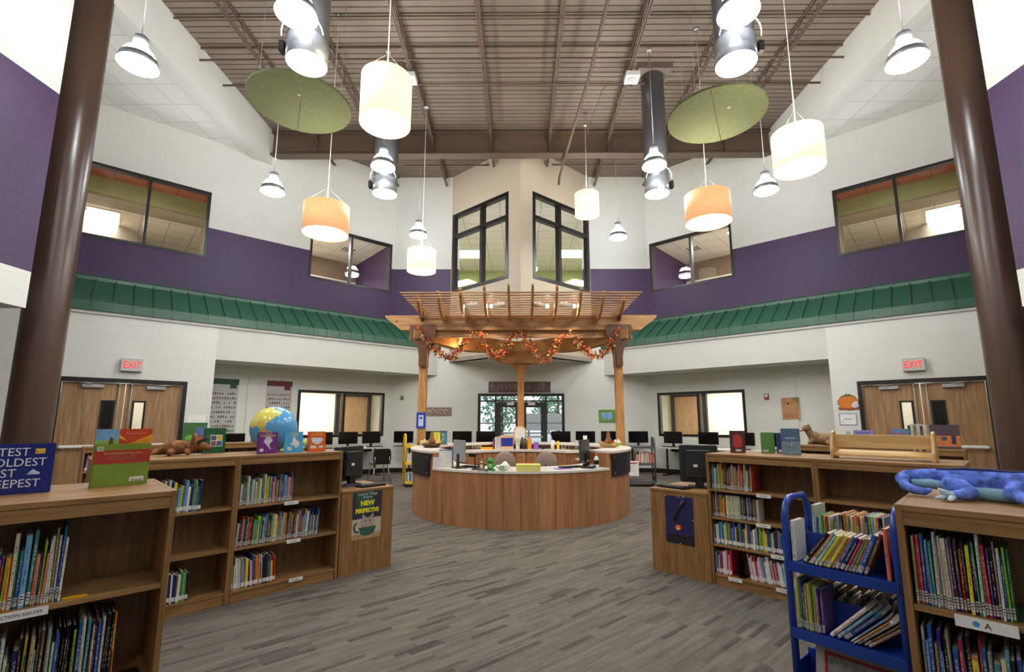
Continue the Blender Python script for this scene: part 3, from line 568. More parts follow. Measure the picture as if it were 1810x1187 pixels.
# green sound clouds
for s, x, y in ((-1, -3.52, 6.92), (1, 3.25, 7.26)):
    t = thing('acoustic_disc', 'round olive green acoustic disc hanging on the %s' % ('left' if s < 0 else 'right'), 'acoustic panel', (x, y, 6.4), 0, 'green acoustic discs')
    FELT = mat('olive_felt', (92, 101, 70), rough=.9, var=.1, scale=14)
    for j in (-1, 1):
        P = [(.768*math.cos(a)+j*.004, .768*math.sin(a)) for a in [-PI/2+PI*k/36*1 for k in range(37)]] if j > 0 else [(.768*math.cos(a)-.004, .768*math.sin(a)) for a in [PI/2+PI*k/36 for k in range(37)]]
        h = obj('half_panel', MB().prism(P, 0, .04, 'z'), FELT, t, rz=R(-28*s))
    obj('suspension_hook', MB().lathe([(.012, -.01), (.025, -.01), (.025, 0), (.012, 0)], 12), LGREY, t, loc=(.1, -.25, 0))
    for a in (.5, 2.2, 3.8, 5.4): obj('hanger_cable', MB().tube([(.6*math.cos(a), .6*math.sin(a), .04), (.6*math.cos(a), .6*math.sin(a), 2.05)], .003, 4), LGREY, t)
# unseen lamps of the same kind, added behind the camera to light the foreground
for x, y, wh in ((-5, 1.6, 'outer left'), (5, 1.6, 'outer right'), (-2.6, .9, 'inner left'), (2.6, .9, 'inner right'), (-5, -2.4, 'rear left'), (5, -2.4, 'rear right'), (0, -2.4, 'rear middle')):
    hid('added unseen domed metal high bay lamp behind the viewpoint, %s' % wh, x, y, 6.0)
# ================================================================ BOOKS
def unit_book():
    c = MB(); P = []                       # cover: back board, rounded spine, front board (x thickness, y depth from the spine, z height)
    outer = [(0, 1), (0, .06), (.12, .015), (.5, 0), (.88, .015), (1, .06), (1, 1)]; inner = [(.9, 1), (.9, .07), (.5, .05), (.1, .07), (.1, 1)]
    c.prism(outer+inner, 0, 1, 'z'); p = MB().box(.11, .89, .06, .97, .015, .985)
    l = MB().prism([(.06, .025), (.25, .004), (.5, -.006), (.75, .004), (.94, .025), (.94, .035), (.06, .035)], .04, .19, 'z')
    l.M(1)
    for k, (a, b) in enumerate(((.25, .75), (.2, .8), (.3, .6))): l.box(a, b, -.012, .0, .155-.04*k, .17-.04*k)
    return c.mesh('book_cover', COVER), p.mesh('pages', CREAM), l.mesh('spine_label', [PAPER, INK])
BK = unit_book()
CN = {'red': (176, 40, 36), 'crimson': (196, 52, 78), 'maroon': (110, 34, 48), 'orange': (222, 126, 44), 'coral': (226, 128, 96), 'yellow': (232, 206, 60), 'cream': (222, 214, 178), 'lime': (150, 190, 60), 'green': (60, 128, 70), 'dark green': (40, 82, 60), 'olive': (142, 140, 86), 'teal': (70, 132, 138), 'light blue': (112, 158, 202), 'blue': (48, 92, 166), 'navy': (30, 42, 88), 'purple': (104, 64, 140), 'plum': (84, 42, 78), 'pink': (224, 160, 176), 'white': (228, 226, 218), 'grey': (138, 140, 140), 'dark grey': (70, 70, 74), 'black': (26, 25, 28), 'brown': (112, 76, 52), 'tan': (186, 156, 112), 'mint': (176, 214, 186)}
ORD1 = ['', 'first', 'second', 'third', 'fourth', 'fifth', 'sixth', 'seventh', 'eighth', 'ninth', 'tenth', 'eleventh', 'twelfth', 'thirteenth', 'fourteenth', 'fifteenth', 'sixteenth', 'seventeenth', 'eighteenth', 'nineteenth']
def ordn(k):
    if k < 20: return ORD1[k]
    t = ['', '', 'twenty', 'thirty', 'forty', 'fifty', 'sixty'][k//10]
    return {'twenty': 'twentieth', 'thirty': 'thirtieth', 'forty': 'fortieth', 'fifty': 'fiftieth', 'sixty': 'sixtieth'}[t] if k % 10 == 0 else t+'-'+ORD1[k % 10]
NBOOK = [0]; PROTO = []
def book(label, group, M4, w, d, h, cn, lab=True, jit=12):
    """one book: cover with pages and a spine sticker; every copy its own object"""
    c = CN[cn]; c = tuple(max(4, min(250, x+rnd.randint(-jit, jit))) for x in c)
    if not PROTO:
        o = bpy.data.objects.new('library_book', BK[0]); COL.objects.link(o); p = obj('pages', BK[1], CREAM, o); q = obj('spine_label', BK[2], PAPER, o); PROTO.extend([o, p, q])
    else:
        o = PROTO[0].copy(); COL.objects.link(o)
        for s in PROTO[1:3] if lab else PROTO[1:2]:
            k = s.copy(); COL.objects.link(k); k.parent = o
    o.matrix_world = M4 @ Matrix.Diagonal((w, d, h, 1)); o.color = (*s2l(c), 1)
    tag(o, label, 'book', group); NBOOK[0] += 1; return o
def frame(O, rz): return Matrix.Translation((O[0], O[1], 0)) @ Matrix.Rotation(rz, 4, 'Z')
STUFF = MB(); SMATS = [PAPER, CREAM]+[mat('cover_'+k.replace(' ', '_'), v, rough=.4, var=.15, scale=30) for k, v in CN.items()]; SIDX = {k: i+2 for i, k in enumerate(CN)}
def row(F, x0, x1, z, items, phrase, group, y=.02, lean=0, hmax=.27, stuff=False, lab=True, side='left'):
    """fills a shelf from x0 to x1; items: list of (colour, thickness, height[, depth]) or a palette string"""
    x = x0; k = 0; out = []
    if isinstance(items, str):
        pal = items.split(','); L_ = []
        while sum(i[1] for i in L_) < x1-x0:
            L_.append((rnd.choice(pal), rnd.choice((.007, .009, .011, .014, .018)), rnd.uniform(.68, 1)*hmax))
        items = L_[:-1]
    for it in items:
        cn, w_, h = it[:3]; d = it[3] if len(it) > 3 else min(.2, h*rnd.uniform(.72, .85)); k += 1
        a = lean(k/len(items)) if callable(lean) else lean+rnd.uniform(-.015, .02)
        M4 = F @ Matrix.Translation((x, y+rnd.uniform(0, .012), z+.0015)) @ Matrix.Rotation(a, 4, 'Y')
        if a < 0: M4 = F @ Matrix.Translation((x, y+rnd.uniform(0, .012), z+.0015+abs(math.sin(a))*w_)) @ Matrix.Rotation(a, 4, 'Y')
        elif a > 0: M4 = F @ Matrix.Translation((x, y+rnd.uniform(0, .012), z+.0015+math.sin(a)*w_)) @ Matrix.Rotation(a, 4, 'Y')
        if stuff:
            STUFF.T = M4; STUFF.M(SIDX[cn]).box(0, w_*.94, 0, d, 0, h); STUFF.M(1).box(w_*.1, w_*.84, .003, d-.002, h-.002, h+.001)
            if lab: STUFF.M(0).box(w_*.06, w_*.88, -.0015, .01, .012, .042)
        else: out.append((M4, w_*.96, d, h, cn, k))
        x += w_/max(.3, math.cos(a))
    n_ = len(out)
    for M4, w_, d, h, cn, k in out:
        j = k if side == 'left' else n_-k+1
        tall = 'tall ' if h > .9*hmax else ('short ' if h < .76*hmax else ''); th = 'thin ' if w_ < .0095 else ('thick ' if w_ > .016 else '')
        book('%s%s%s book, %s from %s %s' % (tall, th, cn, ordn(j), side, phrase), group, M4, w_, d, h, cn, lab)
    return x
# ================================================================ BOOKCASES
def bookcase(label, F, x0, W_, H_, shelves, tabs=(), depth=.62, back=True, O3=(OAK_X, OAK_Z, OAK_D), group='oak library bookcases'):
    base = F @ Matrix.Translation((x0, 0, 0)); t = thing('bookcase', label, 'bookcase', base.to_translation(), base.to_euler().z, group)
    X, Z, Dk = O3; s_ = .022
    obj('side_panel', MB().box(0, s_, 0, depth, 0, H_), Z, t, bevel=.002); obj('side_panel', MB().box(W_-s_, W_, 0, depth, 0, H_), Z, t, bevel=.002)
    obj('top_panel', MB().box(s_, W_-s_, -.002, depth+.002, H_-.022, H_), X, t, bevel=.002); obj('top_rail', MB().box(s_, W_-s_, .004, .024, H_-.072, H_-.022), X, t)
    obj('back_panel', MB().box(s_, W_-s_, depth/2-.006, depth/2+.006, .08, H_-.022), Dk, t)
    obj('kick_plate', MB().box(s_, W_-s_, .012, .03, 0, .07), X, t)
    for i, z in enumerate([.09]+list(shelves)):
        sh = obj('shelf', MB().box(s_, W_-s_, .006, depth-.006, z-.02, z), X, t, bevel=.0015)
        for (si, xa, tx) in tabs:
            if si == i:
                lb = obj('shelf_label', MB().box(xa, xa+.115, .001, .006, z-.032, z-.004), PAPER, sh, label='white label strip')
                if tx: text('lettering', tx, .014, INK, lb, (xa+.058, .0005, z-.023), ext=.0002)
    return t
FLM, FRM = frame((-2.518, 3.709), R(45.66)), frame((1.28, 4.877), R(-45.47)); FLN, FRN = frame((-1.509, 2.154), R(45)), frame((1.37, 1.825), R(-45)); FLF, FRF = frame((-5.27, 5.82), R(45)), frame((3.552, 6.584), R(-45))
bookcase('oak bookcase in the left foreground with picture books on two shelves', FLN, -.86, .86, 1.11, (.36, .73))
bookcase('oak bookcase in the right foreground under the blue lizard toy', FRN, 0, .86, 1.11, (.44, .77))
bookcase('oak bookcase unit left of the globe, with an empty middle shelf', FLM, -.55, .88, 1.13, (.41, .73))
bookcase('oak bookcase unit under the globe, three part filled shelves', FLM, .33, .88, 1.13, (.41, .73), tabs=[(2, .38, 'FICTION'), (1, .42, 'FICTION'), (0, .46, 'FICTION')])
bookcase('oak bookcase unit with four shelves beside the dark pumpkin poster', FRM, .58, .87, 1.12, (.34, .57, .81), tabs=[(3, .42, 'FICTION'), (2, .40, 'FICTION'), (1, .5, 'FICTION'), (0, .14, 'FICTION'), (0, .52, 'FICTION')])
bookcase('oak bookcase unit under the light wooden book rack', FRM, 1.45, .87, 1.12, (.34, .57, .81))
bookcase('farther oak bookcase on the left, its outer unit near the doors', FLF, 0, .97, 1.1, (.34, .57, .81), depth=.32)
bookcase('farther oak bookcase on the left, its inner unit behind the globe', FLF, .97, .97, 1.1, (.34, .57, .81), depth=.32)
bookcase('farther oak bookcase on the right, its inner unit under the brown plush animal', FRF, 0, .9, 1.1, (.34, .57, .81), depth=.32)
bookcase('farther oak bookcase on the right, its outer unit near the doors', FRF, .9, .9, 1.1, (.34, .57, .81), depth=.32)
# left foreground, upper shelf (read off the photograph, right part) and lower shelf
px = lambda L_, k, hs=1: [(c, w_*k, h) for c, w_, h in L_]
up = [('navy', 50, .2), ('grey', 22, .18), ('red', 35, .185), ('lime', 30, .185), ('orange', 42, .185), ('cream', 55, .265), ('green', 16, .2), ('blue', 52, .2), ('light blue', 76, .255), ('teal', 55, .27), ('orange', 28, .18), ('pink', 30, .18), ('plum', 24, .18), ('lime', 32, .225), ('coral', 32, .18), ('white', 34, .225), ('white', 36, .24), ('olive', 34, .27), ('white', 32, .24), ('blue', 30, .275), ('white', 36, .23)]
up = [('maroon', 40, .2), ('teal', 45, .22), ('brown', 40, .2), ('blue', 50, .24)]+up
W_ = sum(i[1] for i in up)*.00024
row(FLN, -.335-W_, 0, .73, px(up, .00024), 'end, left foreground bookcase upper shelf', 'books on the upper shelf of the left foreground bookcase', hmax=.27, side='right')
lo = [('brown', 60, .22), ('purple', 30, .26), ('white', 55, .27), ('white', 45, .2), ('green', 50, .18), ('navy', 90, .22), ('black', 45, .26), ('yellow', 40, .26), ('green', 30, .2), ('tan', 60, .25), ('white', 50, .21), ('dark grey', 35, .27), ('brown', 55, .275), ('black', 35, .28), ('grey', 60, .28), ('white', 45, .22), ('blue', 50, .25), ('black', 34, .27), ('black', 32, .265), ('black', 34, .27), ('black', 32, .265), ('black', 34, .27), ('black', 34, .265), ('lime', 40, .25), ('blue', 75, .27), ('cream', 50, .285), ('teal', 60, .275), ('dark grey', 40, .265), ('white', 30, .255), ('maroon', 40, .295), ('blue', 55, .26), ('white', 45, .27), ('black', 40, .275), ('black', 40, .28), ('black', 40, .285), ('orange', 62, .28)]
lo = [('teal', 60, .24), ('red', 40, .22), ('olive', 60, .25)]+lo
W_ = sum(i[1] for i in lo)*.00021
row(FLN, -.15-W_, 0, .36, px(lo, .00021), 'end, left foreground bookcase lower shelf', 'books on the lower shelf of the left foreground bookcase', hmax=.28, side='right')
# right foreground
PAL1 = 'white,cream,blue,light blue,red,purple,dark grey,grey,teal,white,pink,crimson,black,olive,brown'
r1 = [('tan', 9, .245), ('crimson', 8, .25), ('crimson', 8, .25), ('blue', 10, .26), ('purple', 7, .22), ('light blue', 8, .235), ('teal', 9, .23), ('white', 9, .27), ('grey', 7, .26), ('white', 10, .255), ('cream', 8, .25), ('white', 9, .25), ('grey', 7, .25), ('plum', 9, .26), ('dark grey', 10, .25), ('red', 8, .22), ('navy', 10, .255), ('yellow', 11, .235), ('black', 9, .24), ('teal', 7, .25), ('white', 10, .285), ('brown', 7, .25), ('crimson', 9, .245), ('purple', 7, .23), ('black', 10, .23), ('grey', 7, .26), ('white', 8, .24), ('blue', 8, .22), ('lime', 7, .245), ('green', 8, .24)]
row(FRN, .03, .3, .77, [(c, w_*.00098, h*.93) for c, w_, h in r1], 'end, right foreground bookcase upper shelf', 'books on the upper shelf of the right foreground bookcase', hmax=.26)
row(FRN, .03, .42, .44, 'purple,red,grey,blue,light blue,white,blue,cream,yellow,tan,black,white,crimson,navy,teal', 'end, right foreground bookcase lower shelf', 'books on the lower shelf of the right foreground bookcase', hmax=.26)
t = thing('shelf_label_strip', 'long white shelf label with a blue dot and the letter A', 'label', (FRN @ Vector((.13, -.004, .733))), R(-45))
obj('card', MB().box(0, .15, 0, .004, 0, .036), PAPER, t); obj('dot', MB().cyl((.052, -.001, .018), .009, .001, 20, axis='y'), mat('blue_dot', (70, 140, 205)), t); text('lettering', 'A', .026, INK, t, (.08, -.0008, .009), ext=.0003)
t = tag(obj('felt_mat', MB().rbox(.12, .62, .05, .25, .771, .7725, .03), mat('green_mat', (42, 86, 62), rough=.7), None), 'dark green mat lying on the upper shelf of the right foreground bookcase', 'mat'); t.matrix_world = FRN
t = thing('shelf_label_strip', 'long white shelf label under the upper books in the left foreground', 'label', (FLN @ Vector((-.62, -.003, .70))), R(45))
obj('card', MB().box(0, .255, 0, .003, 0, .03), PAPER, t); text('lettering', 'NONFICTION 500-599', .016, INK, t, (.16, -.0006, .01), ext=.0002)
t = tag(obj('paper_tag', MB().prism([(-.33, .03), (-.27, .02), (-.255, .035), (-.26, .055), (-.33, .06)], .7305, .733, 'z'), mat('orange_yellow_paper', (232, 176, 30))), 'yellow orange paper tag lying beside the white books, left foreground shelf', 'paper tag'); t.matrix_world = FLN
t = tag(obj('bookend', MB().rbox(-.16, -.05, .03, .16, .361, .364, .02).box(-.16, -.157, .03, .16, .361, .50), BLK), 'black metal bookend, left foreground bookcase lower shelf', 'bookend'); t.matrix_world = FLN
# middle rows
MIX = 'red,yellow,lime,green,blue,light blue,navy,white,white,cream,orange,pink,purple,grey,teal,brown,black'
row(FLM, .36, .78, .73, MIX, 'end, top shelf under the globe', 'books on the top shelf under the globe', hmax=.24)
row(FRM, .61, .96, .81, 'teal,white,orange,dark grey,lime,maroon,teal,grey,dark green,purple,orange,grey,mint,tan,brown', 'end, top shelf beside pumpkin poster', 'books on the top shelf of the four shelf bookcase', hmax=.24, lean=.03)
t = tag(obj('bookend', MB().box(.972, .977, .03, .17, .8105, .97), mat('red_bookend', (150, 40, 34))), 'red metal bookend at the right end of the top shelf beside the pumpkin poster', 'bookend'); t.matrix_world = FRM
row(FRM, .61, .72, .57, 'plum,brown,orange,grey', 'end, second shelf beside pumpkin poster', 'books on the second shelf of the four shelf bookcase', hmax=.21)
row(FRM, .725, 1.4, .57, [('cream', .0125, .19)]*10+[('black', .012, .19), ('white', .007, .18), ('black', .014, .19), ('navy', .012, .19), ('black', .012, .19), ('white', .008, .185), ('black', .014, .18), ('purple', .012, .19), ('black', .012, .18), ('brown', .012, .18), ('brown', .012, .18), ('grey', .012, .18), ('white', .012, .18)]*1, 'in the cream and black set, second shelf', 'books on the second shelf of the four shelf bookcase, cream and black set', hmax=.19)
row(FLM, .36, 1.03, .41, 'navy,light blue,white,blue,blue,navy,light blue,teal,white,lime,red,orange,yellow,white,tan,brown,grey', 'end, middle shelf under the globe', 'books on the middle shelf under the globe', hmax=.235, lean=.04)
row(FLM, .36, .70, .09, MIX, '', '', hmax=.24, lean=-.05, stuff=True)
row(FLM, -.3, .10, .73, 'teal,blue,light blue,tan,yellow,green,navy,white,grey', '', '', hmax=.24, lean=.04, stuff=True); row(FLM, -.3, .08, .09, MIX, '', '', hmax=.22, stuff=True)
row(FRM, .61, 1.4, .34, 'white,white,grey,blue,brown,dark grey,lime,cream,white,yellow,plum,teal,navy,dark green,light blue', '', '', hmax=.205, stuff=True)
row(FRM, .61, .76, .09, 'blue,crimson,cream,white,olive,white', '', '', hmax=.21, stuff=True); row(FRM, .9, 1.35, .09, 'pink,crimson,pink,white,white,grey,red,light blue,teal', '', '', hmax=.21, lean=-.1, stuff=True)
t = tag(obj('bookend', MB().box(.80, .803, .03, .15, .0905, .2).box(.803, .85, .03, .15, .0905, .093), BLK), 'black bookend on the bottom shelf beside the pumpkin poster', 'bookend'); t.matrix_world = FRM
row(FLF, .03, .5, .81, 'purple,pink,yellow,navy,orange,white', '', '', hmax=.24, lean=.08, stuff=True); row(FLF, 1.0, 1.6, .81, 'black,navy,green,brown', '', '', hmax=.2, stuff=True); row(FRF, .03, .7, .81, 'black,navy,brown,grey', '', '', hmax=.2, stuff=True)
# ================================================================ CARRELS, MONITORS
def carrel(label, F, x0, W_, H_=.765, D_=.62):
    base = F @ Matrix.Translation((x0, 0, 0)); t = thing('computer_carrel', label, 'desk', base.to_translation(), base.to_euler().z)
    obj('front_panel', MB().box(0, W_, 0, .022, 0, H_-.025), OAK_Z, t); obj('side_panel', MB().box(0, .022, .022, D_, 0, H_-.025), OAK_Z, t); obj('side_panel', MB().box(W_-.022, W_, .022, D_, 0, H_-.025), OAK_Z, t)
    obj('desk_top', MB().box(-.004, W_+.004, -.006, D_, H_-.025, H_), OAK_X, t, bevel=.003); return t
carrel('oak computer desk end with the cat poster on its front', FLM, 1.22, .54); carrel('oak computer desk end with the dark pumpkin poster on its front', FRM, .0, .575)
def crt(label, M4, w=.36, h=.34, back=True):
    """all in one computer seen from behind"""
    t = thing('desktop_computer', label, 'computer', M4.to_translation(), M4.to_euler().z)
    obj('screen_housing', MB().rbox(-w/2, w/2, -.03, .05, .05, h+.05, .02, axis='y').prism([(-w*.36, .1), (w*.36, .1), (w*.3, h), (-w*.3, h)], -.08, -.03), mat('computer_back_plastic', (38, 40, 43), rough=.4), t, bevel=.006)
    obj('screen', MB().box(-w/2+.02, w/2-.02, .05, .052, .08, h+.03), BLK, t)
    obj('stand', MB().rbox(-.11, .11, -.09, .1, 0, .015, .03).box(-.04, .04, -.06, -.02, .015, .15), BLK, t, bevel=.003); obj('vent_label', MB().box(-.05, -.01, -.084, -.08, .2, .225), PAPER, t)
    return t
crt('black computer seen from behind on the desk with the cat poster', FLM @ Matrix.Translation((1.45, .36, .766)) @ Matrix.Rotation(.35, 4, 'Z'), .34, .34)
crt('black computer seen from behind on the desk with the pumpkin poster', FRM @ Matrix.Translation((.35, .34, .766)) @ Matrix.Rotation(.45, 4, 'Z'), .36, .36)
def kb(label, M4, w=.4):
    t = thing('keyboard', label, 'keyboard', M4.to_translation(), M4.to_euler().z); obj('case', MB().rbox(-w/2, w/2, -.07, .07, 0, .016, .012), BLK, t); k = MB()
    for i in range(14):
        for j in range(5): k.box(-w/2+.015+i*(w-.03)/14, -w/2+.015+(i+.86)*(w-.03)/14, -.06+j*.024, -.06+j*.024+.02, .016, .021)
    obj('keys', k, DGREY, t); return t
kb('black keyboard on the desk with the cat poster', FLM @ Matrix.Translation((1.58, .14, .766)) @ Matrix.Rotation(.1, 4, 'Z'), .28); kb('black keyboard on the desk with the pumpkin poster', FRM @ Matrix.Translation((.2, .13, .766)) @ Matrix.Rotation(-.1, 4, 'Z'), .28)
t = tag(obj('computer_mouse', MB().ball((0, 0, .014), (.03, .05, .018), 14, 8), BLK), 'black mouse beside the keyboard on the pumpkin poster desk', 'mouse'); t.matrix_world = FRM @ Matrix.Translation((.03, .13, .766))
t = tag(obj('cable_bundle', MB().tube([(.05*math.cos(k*.9)+.01*k, .05*math.sin(k*.9), .02+.006*(k % 4)) for k in range(16)], .006, 6), mat('blue_black_cable', (40, 44, 84))), 'tangled dark cables behind the computer on the cat poster desk', 'cables'); t.matrix_world = FLM @ Matrix.Translation((1.27, .16, .766))
# posters on the carrels
def poster(label, M4, w, h, cat='poster'):
    t = thing('poster', label, cat, M4.to_translation(), M4.to_euler().z); return t
t = poster('poster of a cat in a bowl reading Look at Things from a New Perspective', FLM @ Matrix.Translation((1.33, -.0015, .30)), .3, .4)
W_, H_ = .30, .44
obj('sheet', MB().box(0, W_, -.001, 0, 0, H_), mat('poster_cream', (196, 184, 160)), t); obj('dark_backdrop', MB().box(0, W_, -.0016, -.001, .19, H_), mat('poster_dark', (52, 44, 62), var=.3, scale=20), t)
obj('green_backdrop', MB().box(.03, .22, -.0019, -.0016, .26, H_), mat('poster_green', (52, 84, 72), var=.3, scale=14), t); obj('table_edge', MB().box(0, W_, -.0019, -.001, 0, .05), mat('poster_table', (176, 142, 100)), t)
YLT = mat('poster_yellow', (240, 226, 40)); text('lettering', 'Look at Things\nfrom a', .034, mat('poster_pale', (214, 226, 222)), t, (.15, -.0022, .405), ext=.0002); text('lettering', 'NEW', .062, YLT, t, (.15, -.0024, .31), ext=.0002, bold=.003); text('lettering', 'PERSPECTIVE', .052, YLT, t, (.15, -.0024, .245), ext=.0002, sx=.8, bold=.003)
ct = obj('cat_picture', MB().ball((.16, -.001, .15), (.075, .001, .062), 24, 12).prism([(.1, .18), (.105, .235), (.14, .2)], -.0022, -.001).prism([(.18, .2), (.215, .235), (.22, .18)], -.0022, -.001), mat('cat_fur', (176, 160, 146), var=.3, scale=60), t)
obj('bowl_picture', MB().prism([(.07, .11), (.25, .11), (.23, .05), (.19, .03), (.13, .03), (.09, .05)], -.0026, -.001), mat('bowl_green', (46, 92, 70), var=.25, scale=50), ct); obj('tail_picture', MB().tube([(.07, -.002, .07), (.035, -.002, .08), (.02, -.002, .12), (.035, -.002, .15), (.05, -.002, .155)], [.008]*5, 6), mat('cat_tail', (64, 54, 50)), ct)
for ex in (.135, .185): obj('eye_picture', MB().cyl((ex, -.0032, .165), .007, .001, 12, axis='y'), INK, ct)
t = poster('dark blue night poster with a glowing jack o lantern', FRM @ Matrix.Translation((.155, -.0015, .28)), .3, .44)
obj('sheet', MB().box(0, .28, -.001, 0, 0, .43), mat('night_blue', (38, 32, 84), var=.2, scale=5), t); obj('hill_picture', MB().prism([(0, 0), (.28, 0), (.28, .1), (.2, .075), (.1, .085), (0, .07)], -.0016, -.001), mat('night_ground', (26, 20, 34)), t)
obj('branch_picture', MB().tube([(.2, -.001, .4), (.15, -.001, .33), (.11, -.001, .26), (.09, -.001, .2)], [.02, .016, .018, .012], 6), mat('night_branch', (32, 24, 46)), t)
jl = obj('jack_o_lantern_picture', MB().ball((.125, -.001, .145), (.03, .001, .025), 20, 10), mat('lantern_orange', (232, 90, 30)), t); MO = mat('lantern_yellow', (255, 214, 90))
obj('face_picture', MB().prism([(.108, .15), (.114, .162), (.12, .15)], -.0028, -.002).prism([(.13, .15), (.136, .162), (.142, .15)], -.0028, -.002).prism([(.105, .14), (.145, .14), (.135, .128), (.115, .128)], -.0028, -.002), MO, jl)
for q in ((.006, .424), (.14, .425), (.19, .426), (.274, .23), (.14, .006)): obj('pin', MB().cyl((q[0], -.003, q[1]), .005, .002, 10, axis='y'), PAPER, t)
# ================================================================ BOOK CARTS
def cart(label, M4, L_, D_, H_, shelves, m, lips=.07, vee=False):
    t = thing('book_cart', label, 'book cart', M4.to_translation(), M4.to_euler().z)
    for x in (0, L_):
        P = [(x, .02, .1), (x, .02, H_-.09), (x, .045, H_-.03), (x, .09, H_), (x, D_-.09, H_), (x, D_-.045, H_-.03), (x, D_-.02, H_-.09), (x, D_-.02, .1)]
        obj('end_frame', MB().tube(P, .018, 10), m, t)
        obj('end_panel', MB().box(x-.004, x+.004, .03, D_-.03, shelves[0]-.02, shelves[0]+.1), m, t); obj('end_panel', MB().box(x-.004, x+.004, .03, D_-.03, shelves[-1]-.02, shelves[-1]+.16), m, t)
    for z in shelves:
        mb = MB().box(.0, L_, 0, D_, z-.012, z).box(0, L_, -.004, .0, z-.045, z+.004).box(0, L_, D_, D_+.004, z-.045, z+.004)
        if vee: mb.box(0, L_, D_/2-.005, D_/2+.005, z, z+.13)
        obj('shelf', mb, m, t, bevel=.0015)
    for x in (.04, L_-.04):
        for y in (.05, D_-.05):
            w = obj('caster', MB().cyl((x-.012, y, .04), .04, .024, 18, axis='x'), BLK, t); obj('caster_fork', MB().box(x-.018, x-.014, y-.02, y+.02, .03, .1).box(x+.014, x+.018, y-.02, y+.02, .03, .1).box(x-.018, x+.018, y-.02, y+.02, .09, .1), DGREY, w)
    return t
BLUEP = mat('blue_cart_enamel', (26, 62, 150), rough=.28, var=.05); YELP = mat('yellow_cart_enamel', (240, 200, 20), rough=.35, var=.04); GRYP = mat('grey_cart_enamel', (88, 90, 94), rough=.4)
FC = frame((1.385, 2.63), R(-50)); cart('blue metal book cart full of leaning books, right foreground', FC, .47, .36, 1.0, (.1, .37, .69), BLUEP, vee=True)
G1 = 'books on the blue book cart'
row(FC, .02, .06, .692, [('white', .022, .2, .14)], 'frame of the blue cart top shelf', G1, y=.012, hmax=.2)
frt = [('black', .015, .2), ('orange', .009, .19), ('grey', .014, .2), ('mint', .014, .19), ('yellow', .012, .19), ('tan', .014, .19), ('yellow', .014, .185), ('coral', .011, .18), ('blue', .016, .185), ('navy', .016, .18), ('crimson', .009, .18), ('grey', .011, .18), ('olive', .012, .18), ('orange', .007, .18), ('blue', .02, .2), ('brown', .014, .21)]
row(FC, .07, .44, .692, [(c, w_*1.16, h, .14) for c, w_, h in frt], 'in the leaning front row, blue cart top', G1, y=.012, lean=lambda u: .66-.28*u, hmax=.2)
row(FC, .425, .45, .692, [('coral', .018, .225, .14)], 'against the right upright, blue cart top', G1, y=.012, hmax=.2, lab=False)
row(FC, .06, .45, .692, [('mint', .022, .265, .15), ('blue', .012, .2), ('mint', .014, .21), ('green', .012, .22), ('yellow', .009, .215), ('red', .008, .215), ('white', .014, .215), ('lime', .011, .2), ('grey', .012, .22), ('teal', .01, .22), ('pink', .012, .23), ('dark green', .013, .23), ('orange', .013, .24), ('tan', .012, .235), ('grey', .011, .22), ('cream', .012, .23), ('yellow', .013, .24), ('tan', .012, .235), ('cream', .012, .23), ('orange', .012, .235), ('blue', .014, .24), ('lime', .011, .24), ('mint', .012, .24), ('cream', .012, .24), ('coral', .011, .24), ('black', .01, .24), ('white', .011, .245), ('grey', .011, .245)], 'in the back row, blue cart top', G1, y=.2, hmax=.24, lab=False)
row(FC, .02, .22, .372, [('cream', .011, .235), ('lime', .01, .24), ('blue', .009, .235), ('brown', .012, .2), ('grey', .013, .215), ('yellow', .012, .22), ('olive', .011, .215), ('lime', .011, .215), ('pink', .011, .21), ('purple', .01, .205), ('purple', .014, .21)], 'of upright books, blue cart middle shelf', G1, y=.012, hmax=.235)
row(FC, .165, .44, .372, [('white', .02, .23), ('light blue', .018, .22), ('blue', .022, .22), ('light blue', .01, .2), ('orange', .007, .2), ('white', .018, .2), ('brown', .012, .2), ('tan', .014, .18)], 'of the leaning pile, blue cart middle', G1, y=.012, lean=lambda u: .75+.12*u, hmax=.22)
row(FC, .06, .45, .372, 'olive,brown,tan,grey,dark green,navy', '', '', y=.2, hmax=.2, lean=.3, stuff=True, lab=False)
t = thing('framed_sign', 'framed picture in a red mat leaning on the bottom shelf of the blue cart', 'picture', FC @ Vector((.07, .06, .112)), R(-50)); t.rotation_euler = (R(-12), 0, R(-50))
obj('frame', MB().box(0, .36, 0, .008, 0, .21), mat('warm_grey_board', (158, 150, 142)), t); obj('red_border', MB().box(.04, .33, -.002, 0, .015, .165), mat('red_border', (140, 34, 44)), t); obj('photograph', MB().box(.055, .315, -.003, -.002, .025, .15), mat('grey_photo', (120, 120, 116), var=.5, scale=25), t)
FY = frame((-2.5, 10.55), R(20)); cart('yellow metal book cart standing left of the curved desk', FY, .62, .4, 1.12, (.12, .52, .88), YELP)
row(FY, .02, .6, .522, 'white,white,grey,cream,light blue', '', '', hmax=.24, stuff=True, lab=False); row(FY, .02, .6, .122, 'white,grey,white,navy,light blue', '', '', hmax=.2, stuff=True, lab=False)
FG = frame((2.22, 10.75), R(-6)); cart('dark grey metal book cart standing right of the curved desk', FG, .72, .4, 1.05, (.12, .5, .86), GRYP)
row(FG, .28, .68, .502, 'white,red,white,coral,brown,grey', '', '', hmax=.24, lean=.12, stuff=True, lab=False)
t = thing('notice_card', 'white notice card with red heading hung on the grey cart', 'notice', FG @ Vector((.0, -.012, .23)), R(-6)); obj('card', MB().box(0, .36, 0, .004, 0, .32), PAPER, t); obj('heading', MB().box(.03, .33, -.001, 0, .255, .285), mat('red_print', (180, 60, 60)), t)
for k in range(5): obj('text_line', MB().box(.06, .3-.02*(k % 3), -.001, 0, .22-.035*k, .226-.035*k), LGREY, t)
